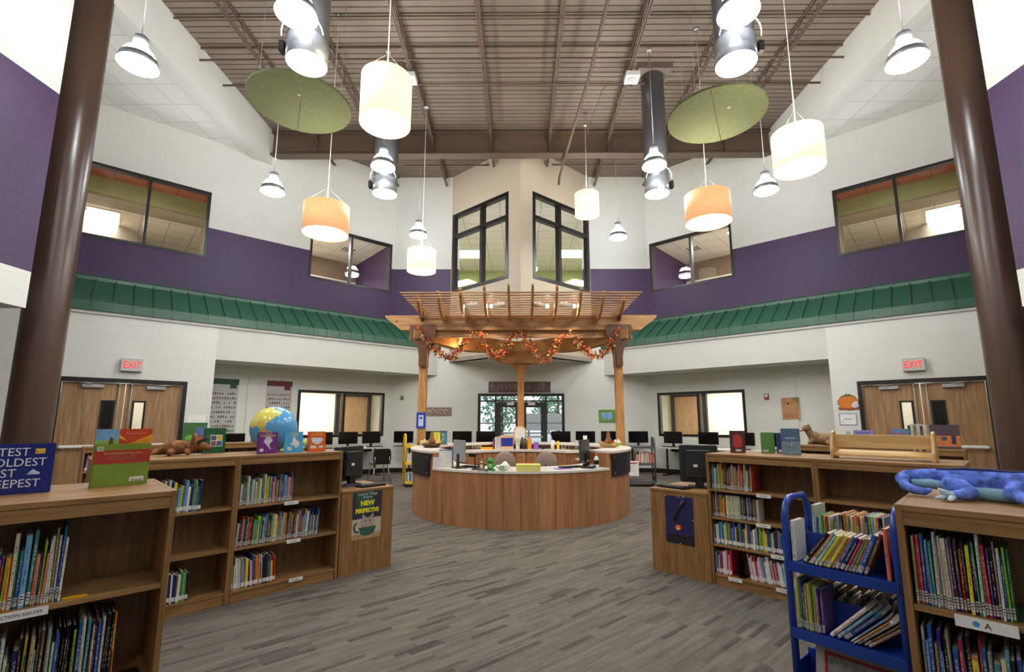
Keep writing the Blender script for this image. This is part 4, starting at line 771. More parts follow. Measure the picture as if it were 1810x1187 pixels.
STUFF.T = Matrix.Identity(4); o = obj('library_books', STUFF, SMATS); o['kind'] = 'stuff'; tag(o, 'small closely packed books on the farther shelves and carts', 'books')
# ================================================================ CURVED RECEPTION DESK
CX, CY = 0.0, 8.3
def ring(mb, r0, r1, z0, z1, a0, a1, n=None):
    n = n or max(2, int(abs(a1-a0)/3)); V = []; F = []
    for k in range(n+1):
        a = R(a0+(a1-a0)*k/n); s, c = math.sin(a), math.cos(a)
        for r, z in ((r0, z0), (r1, z0), (r1, z1), (r0, z1)): V.append((r*s, -r*c, z))
    for k in range(n):
        for i in range(4): F.append([4*k+i, 4*k+(i+1) % 4, 4*k+4+(i+1) % 4, 4*k+4+i])
    F += [[3, 2, 1, 0], [4*n, 4*n+1, 4*n+2, 4*n+3]]
    mb.add(V, F); return mb
def pol(th, r, z=0): return Vector((CX+r*math.sin(R(th)), CY-r*math.cos(R(th)), z))
DK = thing('reception_desk', 'round wood veneer reception desk under the wooden pergola', 'reception desk', (CX, CY, 0))
mb = MB(); k = -180
while k < 180: 
    a0, a1 = k, k+7.5; zt = .715 if abs((a0+a1)/2) < 45 else .948
    ring(mb, 1.745, 1.79, .0, zt, a0+.06, a1-.06, 3); k += 7.5
obj('front_panel', mb, DESKW, DK)
obj('inner_panel', ring(ring(MB(), 1.70, 1.745, 0, .71, -45, 45), 1.70, 1.745, 0, .948, 45, 315), DESKW, DK)
obj('worktop', ring(MB(), 1.12, 1.80, .715, .75, -45.2, 45.2), LAMIN, DK, bevel=.004)
for a0, a1 in ((45.6, 118), (-118, -45.6)): obj('side_worktop', ring(MB(), 1.12, 1.70, .715, .75, a0, a1), LAMIN, DK)
obj('raised_counter', ring(MB(), 1.40, 1.84, .95, .985, 45.4, 314.6), LAMIN, DK, bevel=.004)
for a in (45.8, -45.8): obj('end_panel', ring(MB(), 1.42, 1.745, .75, .95, a-.6, a+.6, 1), DESKW, DK)
obj('back_counter', ring(MB(), .98, 1.70, .835, .87, 122, 238), LAMIN, DK)
obj('back_riser', ring(MB(), 1.55, 1.70, .87, .95, 122, 238), DESKW, DK)
for i in range(9):
    a0 = 124+i*12.6; cb = obj('cabinet', ring(MB(), 1.02, 1.6, .05, .833, a0, a0+12.3, 2), DESKW, DK)
    for z0, z1 in ((.60, .825), (.34, .59), (.07, .33)):
        d = obj('drawer', ring(MB(), 1.0, 1.02, z0, z1, a0+.4, a0+11.9, 3), DESKW, cb)
        h = MB(); p, q = (pol(a0+4, .975, z1-.08)-Vector((CX, CY, 0))), (pol(a0+8.3, .975, z1-.08)-Vector((CX, CY, 0))); h.tube([p, q], .006, 6); obj('handle', h, STEEL, d)
for a0, a1, wh in ((47, 83, 'right'), (-83, -47, 'left')):
    d = obj('display_panel', ring(MB(), 1.805, 1.812, .62, .925, a0, a1), mat('dark_navy_panel', (20, 22, 36), rough=.3), DK, label='dark display panel')
    so = MB()
    for a in (a0+2, a1-2):
        for z in (.66, .89): p = pol(a, 1.79, z)-Vector((CX, CY, 0)); q = pol(a, 1.822, z)-Vector((CX, CY, 0)); so.tube([p, q], .009, 10)
    obj('standoff', so, STEEL, d)
# ================================================================ PERGOLA
PG = thing('pergola', 'cedar pergola with slatted roof standing over the round desk', 'pergola', (0, 0, 0))
for x, y in ((-1.83, 8.9), (1.83, 8.9), (0, 10.28)):
    p = obj('post', MB().rbox(x-.07, x+.07, y-.07, y+.07, 0, 2.95 if y < 9 else 2.62, .008), CEDAR_Z, PG); obj('post_base', MB().box(x-.11, x+.11, y-.11, y+.11, 0, .16), CEDAR_Z, p, bevel=.006)
def beam(y, zt, zb, x1, x0, cut): return MB().prism([(-x1, zt), (x1, zt), (x1-.02, zt-.05), (x0, zb), (-x0, zb), (-x1+.02, zt-.05)], y-.022, y+.022)
obj('front_beam', beam(8.79, 3.38, 3.10, 2.56, 2.25, 0), CEDAR_X, PG, bevel=.003); obj('front_beam', beam(9.01, 3.38, 3.10, 2.5, 2.2, 0), CEDAR_X, PG, bevel=.003); obj('front_beam', beam(8.9, 3.10, 2.97, 2.12, 1.95, 0), CEDAR_X, PG)
CORB = wood('dark_stained_corbel', (84, 52, 30), (118, 76, 44), 2)
for s in (-1, 1):
    for y in (8.79, 9.03):
        P = [(-.27, 3.2), (-.30, 3.12), (-.27, 2.98), (-.18, 2.84), (-.10, 2.74), (-.075, 2.6), (-.075, 2.42), (.075, 2.42), (.075, 2.6), (.10, 2.74), (.18, 2.84), (.27, 2.98), (.30, 3.12), (.27, 3.2)]
        obj('post_bracket', MB().prism([(s*1.83+a*.85, c) for a, c in P], y-.042, y+.018), CORB, PG, bevel=.004, label='dark stained curved bracket')
    # arched side beams running back to the middle post
    x0, y0, x1, y1 = s*1.83, 8.9, 0, 10.28; L_ = math.hypot(x1-x0, y1-y0); an = math.atan2(y1-y0, x1-x0)
    for off in (-.09, .09):
        top = [(-.25, 3.1), (L_+.1, 3.1)]; bot = [(L_+.1-.02*k_, 3.1-.16-.14*math.sin(PI*min(1, max(0, (k_)/12)))) for k_ in range(0, 1)]
        bot = [(L_+.1-(L_+.35)*k_/14, 2.93-.13*math.sin(PI*(1-k_/14))**1.5) for k_ in range(15)]
        m = MB(); m.T = Matrix.Translation((x0, y0, 0)) @ Matrix.Rotation(an, 4, 'Z'); m.prism(top+bot, off-.02, off+.02); obj('side_beam', m, CEDAR_X, PG)
P = [(-.72, 3.12), (.72, 3.12), (.72, 2.86), (.62, 2.78), (.5, 2.70), (.34, 2.64), (-.34, 2.64), (-.5, 2.70), (-.62, 2.78), (-.72, 2.86)]
for y in (10.17, 10.39): obj('cap_board', MB().prism(P, y-.022, y+.022), CEDAR_X, PG, bevel=.003)
obj('knee_brace', MB().prism([(-.22, 2.66), (-.07, 2.38), (-.07, 2.66)], 10.24, 10.32).prism([(.22, 2.66), (.07, 2.66), (.07, 2.38)], 10.24, 10.32), CEDAR_X, PG)
for x, yt in ((.2, 7.6), (.61, 7.68), (1.03, 7.8), (1.44, 8.02), (1.85, 8.24)):
    for s in (-1, 1):
        P = [(10.75, 3.53), (10.75, 3.36), (9.05, 3.30), (8.77, 3.27), (yt+.62, 3.27), (yt+.46, 3.29), (yt+.32, 3.34), (yt+.2, 3.42), (yt+.09, 3.52), (yt, 3.61), (yt+.01, 3.65), (yt+.07, 3.655), (yt+.2, 3.61), (yt+.32, 3.565), (yt+.45, 3.54)]
        obj('rafter', MB().prism(P, s*x-.02, s*x+.02, 'x'), CEDAR_Y, PG, bevel=.003)
k = 0; y = 7.76
while y < 10.7:
    hw = 2.03; zz = 3.535 if y > 8.3 else 3.535
    obj('roof_slat', MB().box(-hw, hw, y-.022, y+.022, zz, zz+.018), CEDAR_X, PG); y += .172; k += 1
# spot lights clipped to the pergola
for x, tx, nm in ((-1.0, -.62, 'outer left'), (-.5, -.55, 'inner left'), (.45, .55, 'inner right'), (.93, .62, 'outer right')):
    t = thing('spotlight', 'small white spotlight on the pergola rafters, %s of four' % nm, 'spotlight', (x, 8.35, 3.47), 0, 'pergola spotlights')
    d = 1 if x > 0 else -1; a = Vector((d*.02, -.06, -.03)); b = Vector((-d*.2, .06, .03))
    obj('lamp_can', MB().tube([a, b], .042, 16), PAPER, t); obj('bulb', MB().ball(tuple(a*1.1), .036, 12, 8), mat('spot_bulb_glow', (255, 244, 222), emit=22), t); obj('yoke', MB().tube([b*.5, b*.5+Vector((0, 0, .1))], .008, 6), PAPER, t)
    l = lamp('spot_beam', 'SPOT', (0, -.12, -.06), 26, (1, .82, .6), .03, spot=R(95)); l.parent = t; l.rotation_euler = (R(20), R(-8*d), 0)
t = thing('uplight', 'small warm light tucked behind the garland on the left side beam', 'light', (-1.17, 9.12, 2.93)); obj('bulb', MB().ball((0, 0, -.03), .035, 12, 8), mat('amber_bulb_glow', (255, 190, 110), emit=18), t); obj('clip', MB().box(-.03, .03, .02, .1, -.05, .08), PAPER, t)
l = lamp('uplight_glow', 'POINT', (0, -.06, -.1), 5, (1, .6, .3), .04); l.parent = t
# autumn garland
GP = [(-1.86, 3.13), (-1.8, 3.0), (-1.61, 2.73), (-1.4, 2.58), (-1.24, 2.55), (-1.09, 2.76), (-.89, 3.0), (-.75, 3.02), (-.65, 2.78), (-.5, 2.58), (-.37, 2.6), (-.21, 2.89), (-.09, 3.02), (.05, 2.99), (.2, 2.73), (.36, 2.47), (.53, 2.55), (.67, 2.84), (.83, 2.99), (.98, 2.97), (1.08, 2.78), (1.24, 2.62), (1.44, 2.57), (1.6, 2.73), (1.71, 2.94), (1.82, 3.08)]
g = thing('leaf_garland', 'garland of red and orange autumn leaves draped along the pergola beam', 'garland', (0, 8.60, 0))
obj('vine', MB().tube([(x, .02*math.sin(5*x), z) for x, z in GP], .011, 6), mat('brown_vine', (62, 42, 34)), g)
q = random.Random(3); LM_ = [mat('leaf_red', (186, 62, 44), var=.25, scale=20), mat('leaf_orange', (222, 118, 52), var=.25, scale=20), mat('leaf_gold', (206, 164, 88), var=.2, scale=20), mat('leaf_green', (110, 116, 62), var=.2, scale=20), mat('leaf_rust', (140, 60, 42), var=.2, scale=20)]
mb = MB()
for i in range(len(GP)-1):
    (xa, za), (xb, zb) = GP[i], GP[i+1]; nn = int(math.hypot(xb-xa, zb-za)/.0115*(3.6 if (za+zb)/2 < 2.8 else 1.7))
    for _ in range(nn):
        u = q.random(); c = Vector((xa+(xb-xa)*u+q.gauss(0, .034), q.gauss(0, .03)-.01, za+(zb-za)*u+q.gauss(0, .028))); d = Vector((q.gauss(0, 1), q.gauss(0, .7), q.gauss(-.2, 1))); d.normalize(); e = d.cross(Vector((q.gauss(0, 1), -1, q.gauss(0, .5)))); e.normalize(); nrm = d.cross(e)*.006; Ls = q.uniform(.035, .075)
        mb.M(q.choice([0, 0, 1, 1, 2, 3, 4])); A = [c, c+d*Ls*.35+e*Ls*.35, c+d*Ls*.6+e*Ls*.18, c+d*Ls, c+d*Ls*.6-e*Ls*.18, c+d*Ls*.35-e*Ls*.35]
        mb.add([tuple(p) for p in A], [(0, 1, 2), (0, 2, 3), (0, 3, 4), (0, 4, 5)])
o = obj('leaves', mb, LM_, g); o['kind'] = 'stuff'
# ================================================================ THINGS ON THE DESK
def put(name, label, cat, x, y, z, rz=0, group=None): return thing(name, label, cat, (x, y, z), rz, group)
def monitor(label, x, y, z, rz, w=.5, h=.31, m=BLK, group=None, sil=None):
    t = put('computer_monitor', label, 'monitor', x, y, z, rz, group)
    obj('screen_housing', MB().rbox(-w/2, w/2, -.012, .02, .09, .09+h, .008, axis='y'), sil or m, t); obj('screen', MB().box(-w/2+.015, w/2-.015, -.0135, -.011, .105, .075+h), mat('dark_screen', (14, 15, 17), rough=.12), t)
    obj('stand', MB().rbox(-.11, .11, -.08, .09, 0, .012, .03).box(-.03, .03, .01, .035, .01, .2), m, t); return t
SILV = mat('silver_plastic', (150, 154, 158), rough=.35)
monitor('grey monitor turned sideways on the left of the round desk', -.88, 6.98, .751, R(122), .36, .3, BLK, sil=SILV); monitor('dark monitor turned sideways on the right of the round desk', .93, 7.15, .751, R(-118), .34, .3, BLK, sil=DGREY)
def keyboard_at(label, x, y, rz): kb(label, Matrix.Translation((x, y, .751)) @ Matrix.Rotation(rz, 4, 'Z'), .36)
keyboard_at('black keyboard at the left of the round desk', -.7, 7.08, R(150)); keyboard_at('black keyboard at the right of the round desk', .72, 7.05, R(-150))
t = put('barcode_scanner', 'black goose neck barcode scanner beside the monkey toy', 'scanner', -.63, 6.72, .751)
obj('base', MB().cyl((0, 0, 0), .045, .02, 20), BLK, t); obj('neck', MB().tube([(0, 0, .02), (0, 0, .1), (-.01, .01, .16), (-.03, .02, .19)], .008, 8), BLK, t); obj('scan_head', MB().rbox(-.09, .02, -.01, .05, .17, .22, .02, axis='y'), BLK, t, bevel=.004)
t = put('telephone', 'dark desk telephone beside the purple sheet, right of the round desk', 'telephone', .98, 6.98, .751, R(-30)); obj('base', MB().prism([(-.1, 0), (.1, 0), (.1, .05), (-.1, .025)], -.09, .09, 'x'), BLK, t, bevel=.006); obj('handset', MB().tube([(-.05, -.08, .05), (-.055, -.04, .06), (-.055, .04, .07), (-.05, .08, .07)], [.022, .013, .013, .022], 10), BLK, t); obj('keypad', MB().prism([(-.06, .032), (.06, .047), (.06, .05), (-.06, .035)], .01, .07, 'x'), LGREY, t)
t = tag(obj('paper_sheet', MB().box(-.14, .12, -.09, .09, 0, .002), mat('purple_paper', (150, 110, 190))), 'purple sheet of paper on the right part of the white worktop', 'paper'); t.location = (.6, 6.85, .751); t.rotation_euler = (0, 0, R(15))
t = put('spray_bottle', 'white bottle with black label and red cap, right end of the worktop', 'bottle', 1.08, 6.98, .751); obj('body', MB().lathe([(0, 0), (.032, 0), (.034, .01), (.034, .12), (.02, .16), (.014, .17), (0, .17)], 20), PAPER, t); obj('label_band', MB().lathe([(.0345, .05), (.0345, .11)], 20), BLK, t); obj('cap', MB().lathe([(0, .17), (.018, .17), (.018, .21), (0, .21)], 16), mat('red_cap', (214, 84, 70)), t)
# monkey and frog soft toys
t = put('plush_monkey', 'small brown and white monkey soft toy on the front worktop', 'soft toy', -.53, 6.62, .751)
blob('body', MB().ball((0, 0, .05), (.035, .03, .05)).ball((0, -.005, .12), .036).tube([(-.03, 0, .07), (-.065, -.02, .09)], .012, 8).tube([(.03, 0, .07), (.065, -.02, .09)], .012, 8).tube([(-.02, -.01, .02), (-.045, -.05, .015)], .015, 8).tube([(.02, -.01, .02), (.045, -.05, .015)], .015, 8).ball((-.036, 0, .13), .012).ball((.036, 0, .13), .012), mat('monkey_fur', (140, 84, 48), rough=.9, bump=.6, scale=120), t, .005)
obj('face_patch', MB().ball((0, -.028, .115), (.024, .014, .022)).ball((0, -.024, .05), (.02, .012, .036)), mat('monkey_cream', (236, 226, 206), rough=.9), t); obj('eyes', MB().ball((-.012, -.04, .127), .004, 8, 6).ball((.012, -.04, .127), .004, 8, 6), INK, t)
t = put('plush_frog', 'small green frog soft toy beside the monkey toy', 'soft toy', -.41, 6.58, .751)
blob('body', MB().ball((0, 0, .055), (.042, .036, .055)).ball((0, -.005, .125), (.04, .034, .034)).ball((-.02, -.005, .158), .014).ball((.02, -.005, .158), .014).tube([(-.03, 0, .02), (-.06, -.04, .012)], .016, 8).tube([(.03, 0, .02), (.06, -.04, .012)], .016, 8).tube([(.03, -.01, .09), (.055, -.03, .05)], .011, 8), mat('frog_green', (52, 160, 62), rough=.9, bump=.5, scale=110), t, .005)
obj('eyes', MB().ball((-.02, -.017, .16), .007, 8, 6).ball((.02, -.017, .16), .007, 8, 6), PAPER, t); obj('belly', MB().ball((0, -.028, .06), (.024, .012, .034)), mat('frog_belly', (150, 205, 120), rough=.9), t)
t = put('paper_bag', 'crumpled white plastic wrap on the front worktop before the left chair', 'wrap', -.24, 6.62, .751)
m = MB().ball((0, 0, .05), (.085, .06, .052), 18, 10); m.v = [(x*(1+.22*math.sin(31*z+9*x)), y*(1+.2*math.sin(27*x)), max(0, z*(1+.25*math.sin(40*x+15*y)))) for x, y, z in m.v]; obj('wrap', m, PAPER, t); obj('print_patch', MB().box(-.05, .02, -.066, -.062, .02, .07), mat('green_print', (150, 196, 140)), t)
t = put('tissue_box', 'pale yellow towel covered box with red leaves on top, centre of worktop', 'box', .1, 6.58, .751)
obj('box', MB().rbox(-.165, .165, -.06, .07, 0, .09, .02), mat('pale_yellow_towel', (240, 226, 120), rough=.9, bump=.4, scale=40), t, bevel=.01); m = MB()
for _ in range(26):
    a = Vector((q.uniform(-.12, .08), q.uniform(-.03, .03), .1)); b = a+Vector((q.uniform(-.04, .04), q.uniform(-.02, .02), q.uniform(.01, .03))); m.tube([a, (a+b)/2+Vector((0, 0, .008)), b], [.002, .006, .001], 5)
obj('leaf_sprig', m, LM_[0], t)
# arrangements in baskets on the raised counter
def basket(label, x, y, m, dark):
    t = put('basket_arrangement', label, 'basket', x, y, .986); obj('basket', MB().lathe([(0, 0), (.12, 0), (.15, .05), (.16, .055), (.15, .062), (.13, .03), (0, .02)], 28), m, t)
    obj('figure', MB().lathe([(0, .04), (.06, .05), (.055, .12), (.03, .17), (.035, .19), (.02, .24), (0, .27)], 14), mat('scarecrow_cloth', (140, 92, 54), var=.5, scale=40), t); f = MB()
    for _ in range(70):
        a = R(q.uniform(0, 360)); r_ = q.uniform(.03, .17); c = Vector((r_*math.cos(a), r_*math.sin(a), q.uniform(.05, .09))); d = Vector((q.gauss(0, 1), q.gauss(0, 1), q.gauss(.3, .6))); d.normalize(); e = d.cross(Vector((0, 0, 1))); e.normalize(); f.M(q.choice([0, 1, 2, 2, 5])).add([tuple(c), tuple(c+d*.02+e*.015), tuple(c+d*.05), tuple(c+d*.02-e*.015)], [(0, 1, 2, 3)])
    obj('leaves', f, LM_+[mat('leaf_ivory', (236, 222, 190))], t); return t
basket('dark basket with scarecrow figure and leaves on the left raised counter', -1.46, 7.95, mat('dark_wicker', (84, 54, 34), var=.4, scale=60, bump=.5), True)
basket('straw basket with scarecrow figure and leaves on the right raised counter', 1.44, 7.98, mat('straw_wicker', (186, 150, 96), var=.35, scale=60, bump=.5), False)
def posy(label, x, y, m, pot):
    t = put('flower_posy', label, 'flowers', x, y, .986); f = MB(); obj('pot', MB().lathe([(0, 0), (.03, 0), (.04, .05), (.036, .05), (0, .04)], 16), pot, t)
    for _ in range(26):
        a = R(q.uniform(0, 360)); r_ = q.uniform(0, .06); f.ball((r_*math.cos(a), r_*math.sin(a), q.uniform(.05, .11)), q.uniform(.01, .02), 8, 5)
    obj('blossoms', f, m, t)
posy('cream flowers with green leaves at the left post', -1.66, 8.33, mat('cream_flowers', (226, 220, 160), var=.3, scale=30), mat('green_pot', (90, 170, 70))); posy('white and orange flowers in a lime pot at the right post', 1.66, 8.3, mat('white_orange_flowers', (244, 222, 200), var=.3, scale=30), mat('lime_pot', (130, 210, 60)))
def stand(label, x, y, z, w, h, th, cn, rz=0, cat='book'):
    return book(label, None, Matrix.Translation((x, y, z)) @ Matrix.Rotation(rz, 4, 'Z') @ Matrix.Translation((-w/2, 0, 0)), w, th, h, cn, False)
stand('yellow book standing behind the left basket', -1.52, 8.75, .987, .12, .23, .03, 'yellow'); stand('teal book standing behind the left basket beside the yellow book', -1.42, 8.85, .987, .14, .25, .03, 'teal')
t = put('document_holder', 'white board with blue edges standing left of the grey monitor', 'board', -1.1, 7.12, .751, R(30)); obj('board', MB().box(-.1, .1, 0, .01, .0, .24), PAPER, t); obj('blue_edge', MB().box(.1, .112, -.004, .014, 0, .24).box(-.1, .112, -.004, .014, .24, .25), mat('blue_binder', (40, 66, 140)), t)
t = put('greeting_card', 'white card with pink flower print at the left counter end', 'card', -1.2, 6.98, .751, R(-20)); obj('card', MB().box(-.07, .07, 0, .004, 0, .15), mat('flower_print', (236, 222, 226), var=.25, scale=45), t)
def box_(name, label, cat, x, y, z, sx, sy, sz, m, rz=0, m2=None, part='lid'):
    t = put(name, label, cat, x, y, z, rz); obj('body', MB().rbox(-sx/2, sx/2, -sy/2, sy/2, 0, sz, min(sx, sy)*.12), m, t)
    if m2: obj(part, MB().box(-sx/2*.9, sx/2*.9, -sy/2-.002, -sy/2, sz*.2, sz*.8) if part != 'lid' else MB().box(-sx/2, sx/2, -sy/2, sy/2, sz, sz+.006), m2, t)
    return t
YB = 9.52; ZB = .872
t = put('paper_cups', 'row of small white cups on the left part of the back counter', 'cups', -.87, YB, ZB); f = MB()
for k in range(5): f.at((-.08+.04*k, 0, 0)).lathe([(0, 0), (.015, 0), (.019, .07), (.017, .07), (0, .01)], 12)
obj('cup', f, PAPER, t); obj('tray', MB().box(-.11, .11, -.04, .04, -.001, .004), STEEL, t)
box_('folder_stack', 'orange yellow folder stack lying on the back counter', 'folders', -.66, YB-.05, ZB, .24, .16, .035, mat('amber_folder', (240, 172, 40)))
for k, (c, w_, h_) in enumerate((('maroon', .03, .2), ('white', .035, .23), ('white', .04, .24), ('white', .035, .23))): book('%s binder, %s from the left beside the blue box on the back counter' % (c, ordn(k+1)), 'binders on the back counter', Matrix.Translation((-.55+.04*k, YB, ZB)), w_, .18, h_, c, False)
box_('storage_bin', 'peach bin with a blue front standing on the back counter', 'bin', -.27, YB+.02, ZB, .26, .16, .27, mat('peach_bin', (232, 184, 150)), m2=mat('blue_front', (30, 50, 150)), part='blue_front')
t = put('framed_certificate', 'white arched picture in a wooden frame before the middle post', 'picture', -.02, 9.72, .99); P = [(-.13, 0), (.13, 0)]+[(.13*math.cos(R(a)), .24+.09*math.sin(R(a))) for a in range(0, 181, 15)]
obj('frame', MB().prism(P, 0, .02), MAPLE, t); obj('picture', MB().prism([(x*.78, z*.86+.02) for x, z in P], -.002, 0), PAPER, t)
for k, (c, w_, h_) in enumerate((('white', .045, .22), ('white', .03, .2), ('black', .03, .23), ('dark grey', .028, .21), ('brown', .022, .2))): book('%s binder, %s from the left before the arched picture' % (c, ordn(k+1)), 'binders before the arched picture', Matrix.Translation((-.1+.045*k, YB, ZB)) @ Matrix.Rotation(.06*k, 4, 'Y'), w_, .18, h_, c, False)
box_('orange_box', 'tall orange box file beside the binders on the back counter', 'box', .17, YB, ZB, .08, .14, .2, mat('orange_card', (232, 158, 50)))
box_('purple_tin', 'purple and pink tin on the back counter', 'tin', .3, YB-.02, ZB, .1, .09, .13, mat('purple_print', (150, 92, 190), var=.4, scale=30))
t = put('paper_cup', 'black cup with silver lid on the back counter', 'cup', .43, YB-.02, ZB); obj('cup', MB().lathe([(0, 0), (.025, 0), (.03, .08), (0, .08)], 16), BLK, t); obj('lid', MB().lathe([(0, .09), (.031, .088), (.031, .08)], 16), STEEL, t)
t = put('drinking_cup', 'tall white cup with a straw on the back counter', 'cup', .62, YB-.02, ZB); obj('cup', MB().lathe([(0, 0), (.035, 0), (.045, .17), (0, .17)], 18), PAPER, t); obj('straw', MB().tube([(0, 0, .16), (-.02, 0, .24)], .004, 6), PAPER, t)
box_('yellow_box', 'slim yellow box on the back counter right of the tall cup', 'box', .73, YB, ZB, .05, .1, .15, mat('yellow_card', (248, 206, 30)))
for k, x in enumerate((.84, .98)):
    t = put('photo_frame', '%s small photo frame on the back counter' % ('left' if k == 0 else 'right'), 'photo frame', x, YB, ZB); obj('frame', MB().box(-.05, .05, 0, .012, 0, .12), PAPER, t); obj('photo', MB().box(-.036, .036, -.001, 0, .016, .104), mat('photo_print', (120, 118, 110), var=.5, scale=60), t)
row(Matrix.Translation((0, 0, 0)), 1.05, 1.5, .872, [('white', .03, .16), ('white', .026, .17), ('light blue', .03, .165), ('pink', .022, .16), ('orange', .03, .165), ('orange', .03, .16), ('white', .02, .16), ('yellow', .026, .165), ('red', .03, .165), ('white', .03, .16)], 'at the right of the back counter', 'books at the right of the back counter', y=9.35, hmax=.17, lab=False)
t = put('drinking_cup', 'tall white lidded cup on the raised counter near the right basket', 'cup', 1.2, 9.05, .986); obj('cup', MB().lathe([(0, 0), (.03, 0), (.04, .15), (.0, .15)], 18), PAPER, t); obj('lid', MB().lathe([(0, .165), (.038, .162), (.043, .15)], 18), LGREY, t)
# office chairs behind the worktop
def task_chair(label, x, y, rz):
    t = thing('office_chair', label, 'chair', (x, y, 0), rz, 'office chairs behind the desk'); UP = mat('taupe_upholstery', (160, 134, 122), rough=.85, var=.08, scale=60)
    P = []
    obj('backrest', MB().at((0, 0, 0)).ball((0, .2, .76), (.175, .035, .18), 24, 14), UP, t); obj('seat', MB().ball((0, -.02, .46), (.23, .22, .05), 24, 10), UP, t)
    obj('back_bar', MB().tube([(0, .05, .42), (0, .2, .45), (0, .235, .6), (0, .225, .75)], .018, 8), BLK, t); obj('gas_stem', MB().cyl((0, 0, .1), .025, .32, 14), BLK, t); b = MB()
    for k in range(5):
        a = R(72*k); b.tube([(0, 0, .1), (.27*math.cos(a), .27*math.sin(a), .07)], [.024, .014], 8)
    s = obj('star_base', b, BLK, t)
    for k in range(5): a = R(72*k); obj('caster', MB().cyl((.27*math.cos(a)-.012, .27*math.sin(a), .028), .028, .024, 12, axis='x'), BLK, t)
task_chair('taupe office chair behind the worktop, left of the middle', -.3, 7.85, PI+R(15)); task_chair('taupe office chair behind the worktop, right of the middle', .47, 7.85, PI-R(20))
# sign on the left post
t = thing('post_sign', 'blue framed notice hung on the left cedar post', 'sign', (-1.83, 8.815, 1.28)); obj('frame', MB().box(-.085, .085, 0, .012, 0, .29), mat('royal_blue_card', (40, 64, 170)), t); obj('paper', MB().box(-.045, .045, -.001, 0, .04, .24), mat('pale_blue_paper', (196, 214, 236)), t); obj('emblem', MB().cyl((0, -.003, .19), .022, .002, 16, axis='y'), DGREY, t)
# ================================================================ COMPUTER TABLES ALONG THE WALLS
def ctable(label, M4, L_, D_=.72):
    t = thing('computer_table', label, 'table', M4.to_translation(), M4.to_euler().z)
    obj('table_top', MB().box(0, L_, 0, D_, .705, .74), LAMIN, t, bevel=.003); k = 0
    for x in [.06+i*(L_-.12)/3 for i in range(4)]: obj('leg', MB().box(x-.02, x+.02, D_/2-.02, D_/2+.02, 0, .705).box(x-.02, x+.02, .08, D_-.08, 0, .03), BLK, t)
    obj('cable_trough', MB().box(.05, L_-.05, D_-.1, D_-.04, .60, .705), BLK, t); return t
FU = {s: Matrix.Translation(FR[s][0]) @ Matrix.Rotation(FR[s][1], 4, 'Z') for s in (-1, 1)}
ctable('white computer table along the left alcove wall', FU[-1] @ Matrix.Translation((1.5, .155, 0)), 3.9); ctable('white computer table along the right alcove wall', FU[1] @ Matrix.Translation((-5.4, .155, 0)), 3.9)
ctable('white computer table along the back wall, left part', Matrix.Translation((-3.1, 12.88, 0)), 3.08, .75); ctable('white computer table along the back wall, right part', Matrix.Translation((.02, 12.88, 0)), 3.08, .75)
MG = 'black monitors on the computer tables'
for X, wh in ((-3.2, 'left of the left cedar post'), (-2.4, 'behind the left basket'), (-1.6, 'between the left basket and the glazed doors'), (-.95, 'before the left edge of the glazed doors'), (1.09, 'before the right edge of the glazed doors'), (1.76, 'below the wall between glazed doors and green picture'), (2.45, 'behind the right basket'), (3.2, 'right of the right cedar post')):
    monitor('black monitor on the back table, '+wh, X, 13.2, .741, 0, .53, .31, group=MG); kb('keyboard below the monitor '+wh, Matrix.Translation((X, 13.0, .741)), .42)
for s, LS in ((-1, ((5.2, 'nearest the left post'), (4.57, 'below the middle of the left office window'), (3.92, 'below the left part of the left office window'), (3.2, 'beside the left edge of the left office window'), (1.95, 'below the green headed wall chart'))), (1, ((5.14, 'below the wood door in the right office window'), (4.21, 'below the bright pane of the right office window'), (3.37, 'behind the red display book'), (2.57, 'behind the green display book'), (1.75, 'behind the brown plush animal')))):
    for a, wh in LS:
        M4 = FU[s] @ Matrix.Translation((a if s < 0 else -a, .47, .741)); monitor('black monitor on the alcove table, '+wh, *M4.to_translation(), FR[s][1], .5, .31, group=MG)
        kb('keyboard on the alcove table, '+wh, FU[s] @ Matrix.Translation((a if s < 0 else -a, .27, .741)), .4)
t = thing('flat_scanner', 'flat black scanner on the back table before the glazed doors', 'scanner', (.45, 13.1, .741)); obj('base', MB().rbox(-.2, .2, -.13, .13, 0, .07, .02), BLK, t, bevel=.004); obj('lid', MB().rbox(-.2, .2, -.13, .13, .072, .095, .02), DGREY, t)
def school_chair(label, x, y, rz):
    t = thing('school_chair', label, 'chair', (x, y, 0), rz)
    obj('backrest', MB().prism([(-.19, .44), (.19, .44), (.21, .58), (.2, .74), (.16, .78), (-.16, .78), (-.2, .74), (-.21, .58)], .19, .205), BLK, t, bevel=.004); obj('seat', MB().prism([(-.2, .2), (.2, .2), (.21, -.12), (.17, -.2), (-.17, -.2), (-.21, -.12)], .43, .445, 'z'), BLK, t, bevel=.004)
    for sx in (-1, 1):
        obj('leg', MB().tube([(sx*.15, -.12, .43), (sx*.2, -.2, 0)], .012, 8), STEEL, t); obj('leg', MB().tube([(sx*.15, .14, .43), (sx*.21, .24, 0)], .012, 8), STEEL, t); obj('back_tube', MB().tube([(sx*.16, .12, .43), (sx*.17, .2, .46), (sx*.17, .2, .6)], .01, 8), STEEL, t)
    return t
school_chair('black school chair with chrome legs at the left alcove table', -3.3, 11.35, R(180)+R(35)); school_chair('black school chair standing before the right alcove table', 4.6, 10.2, PI)
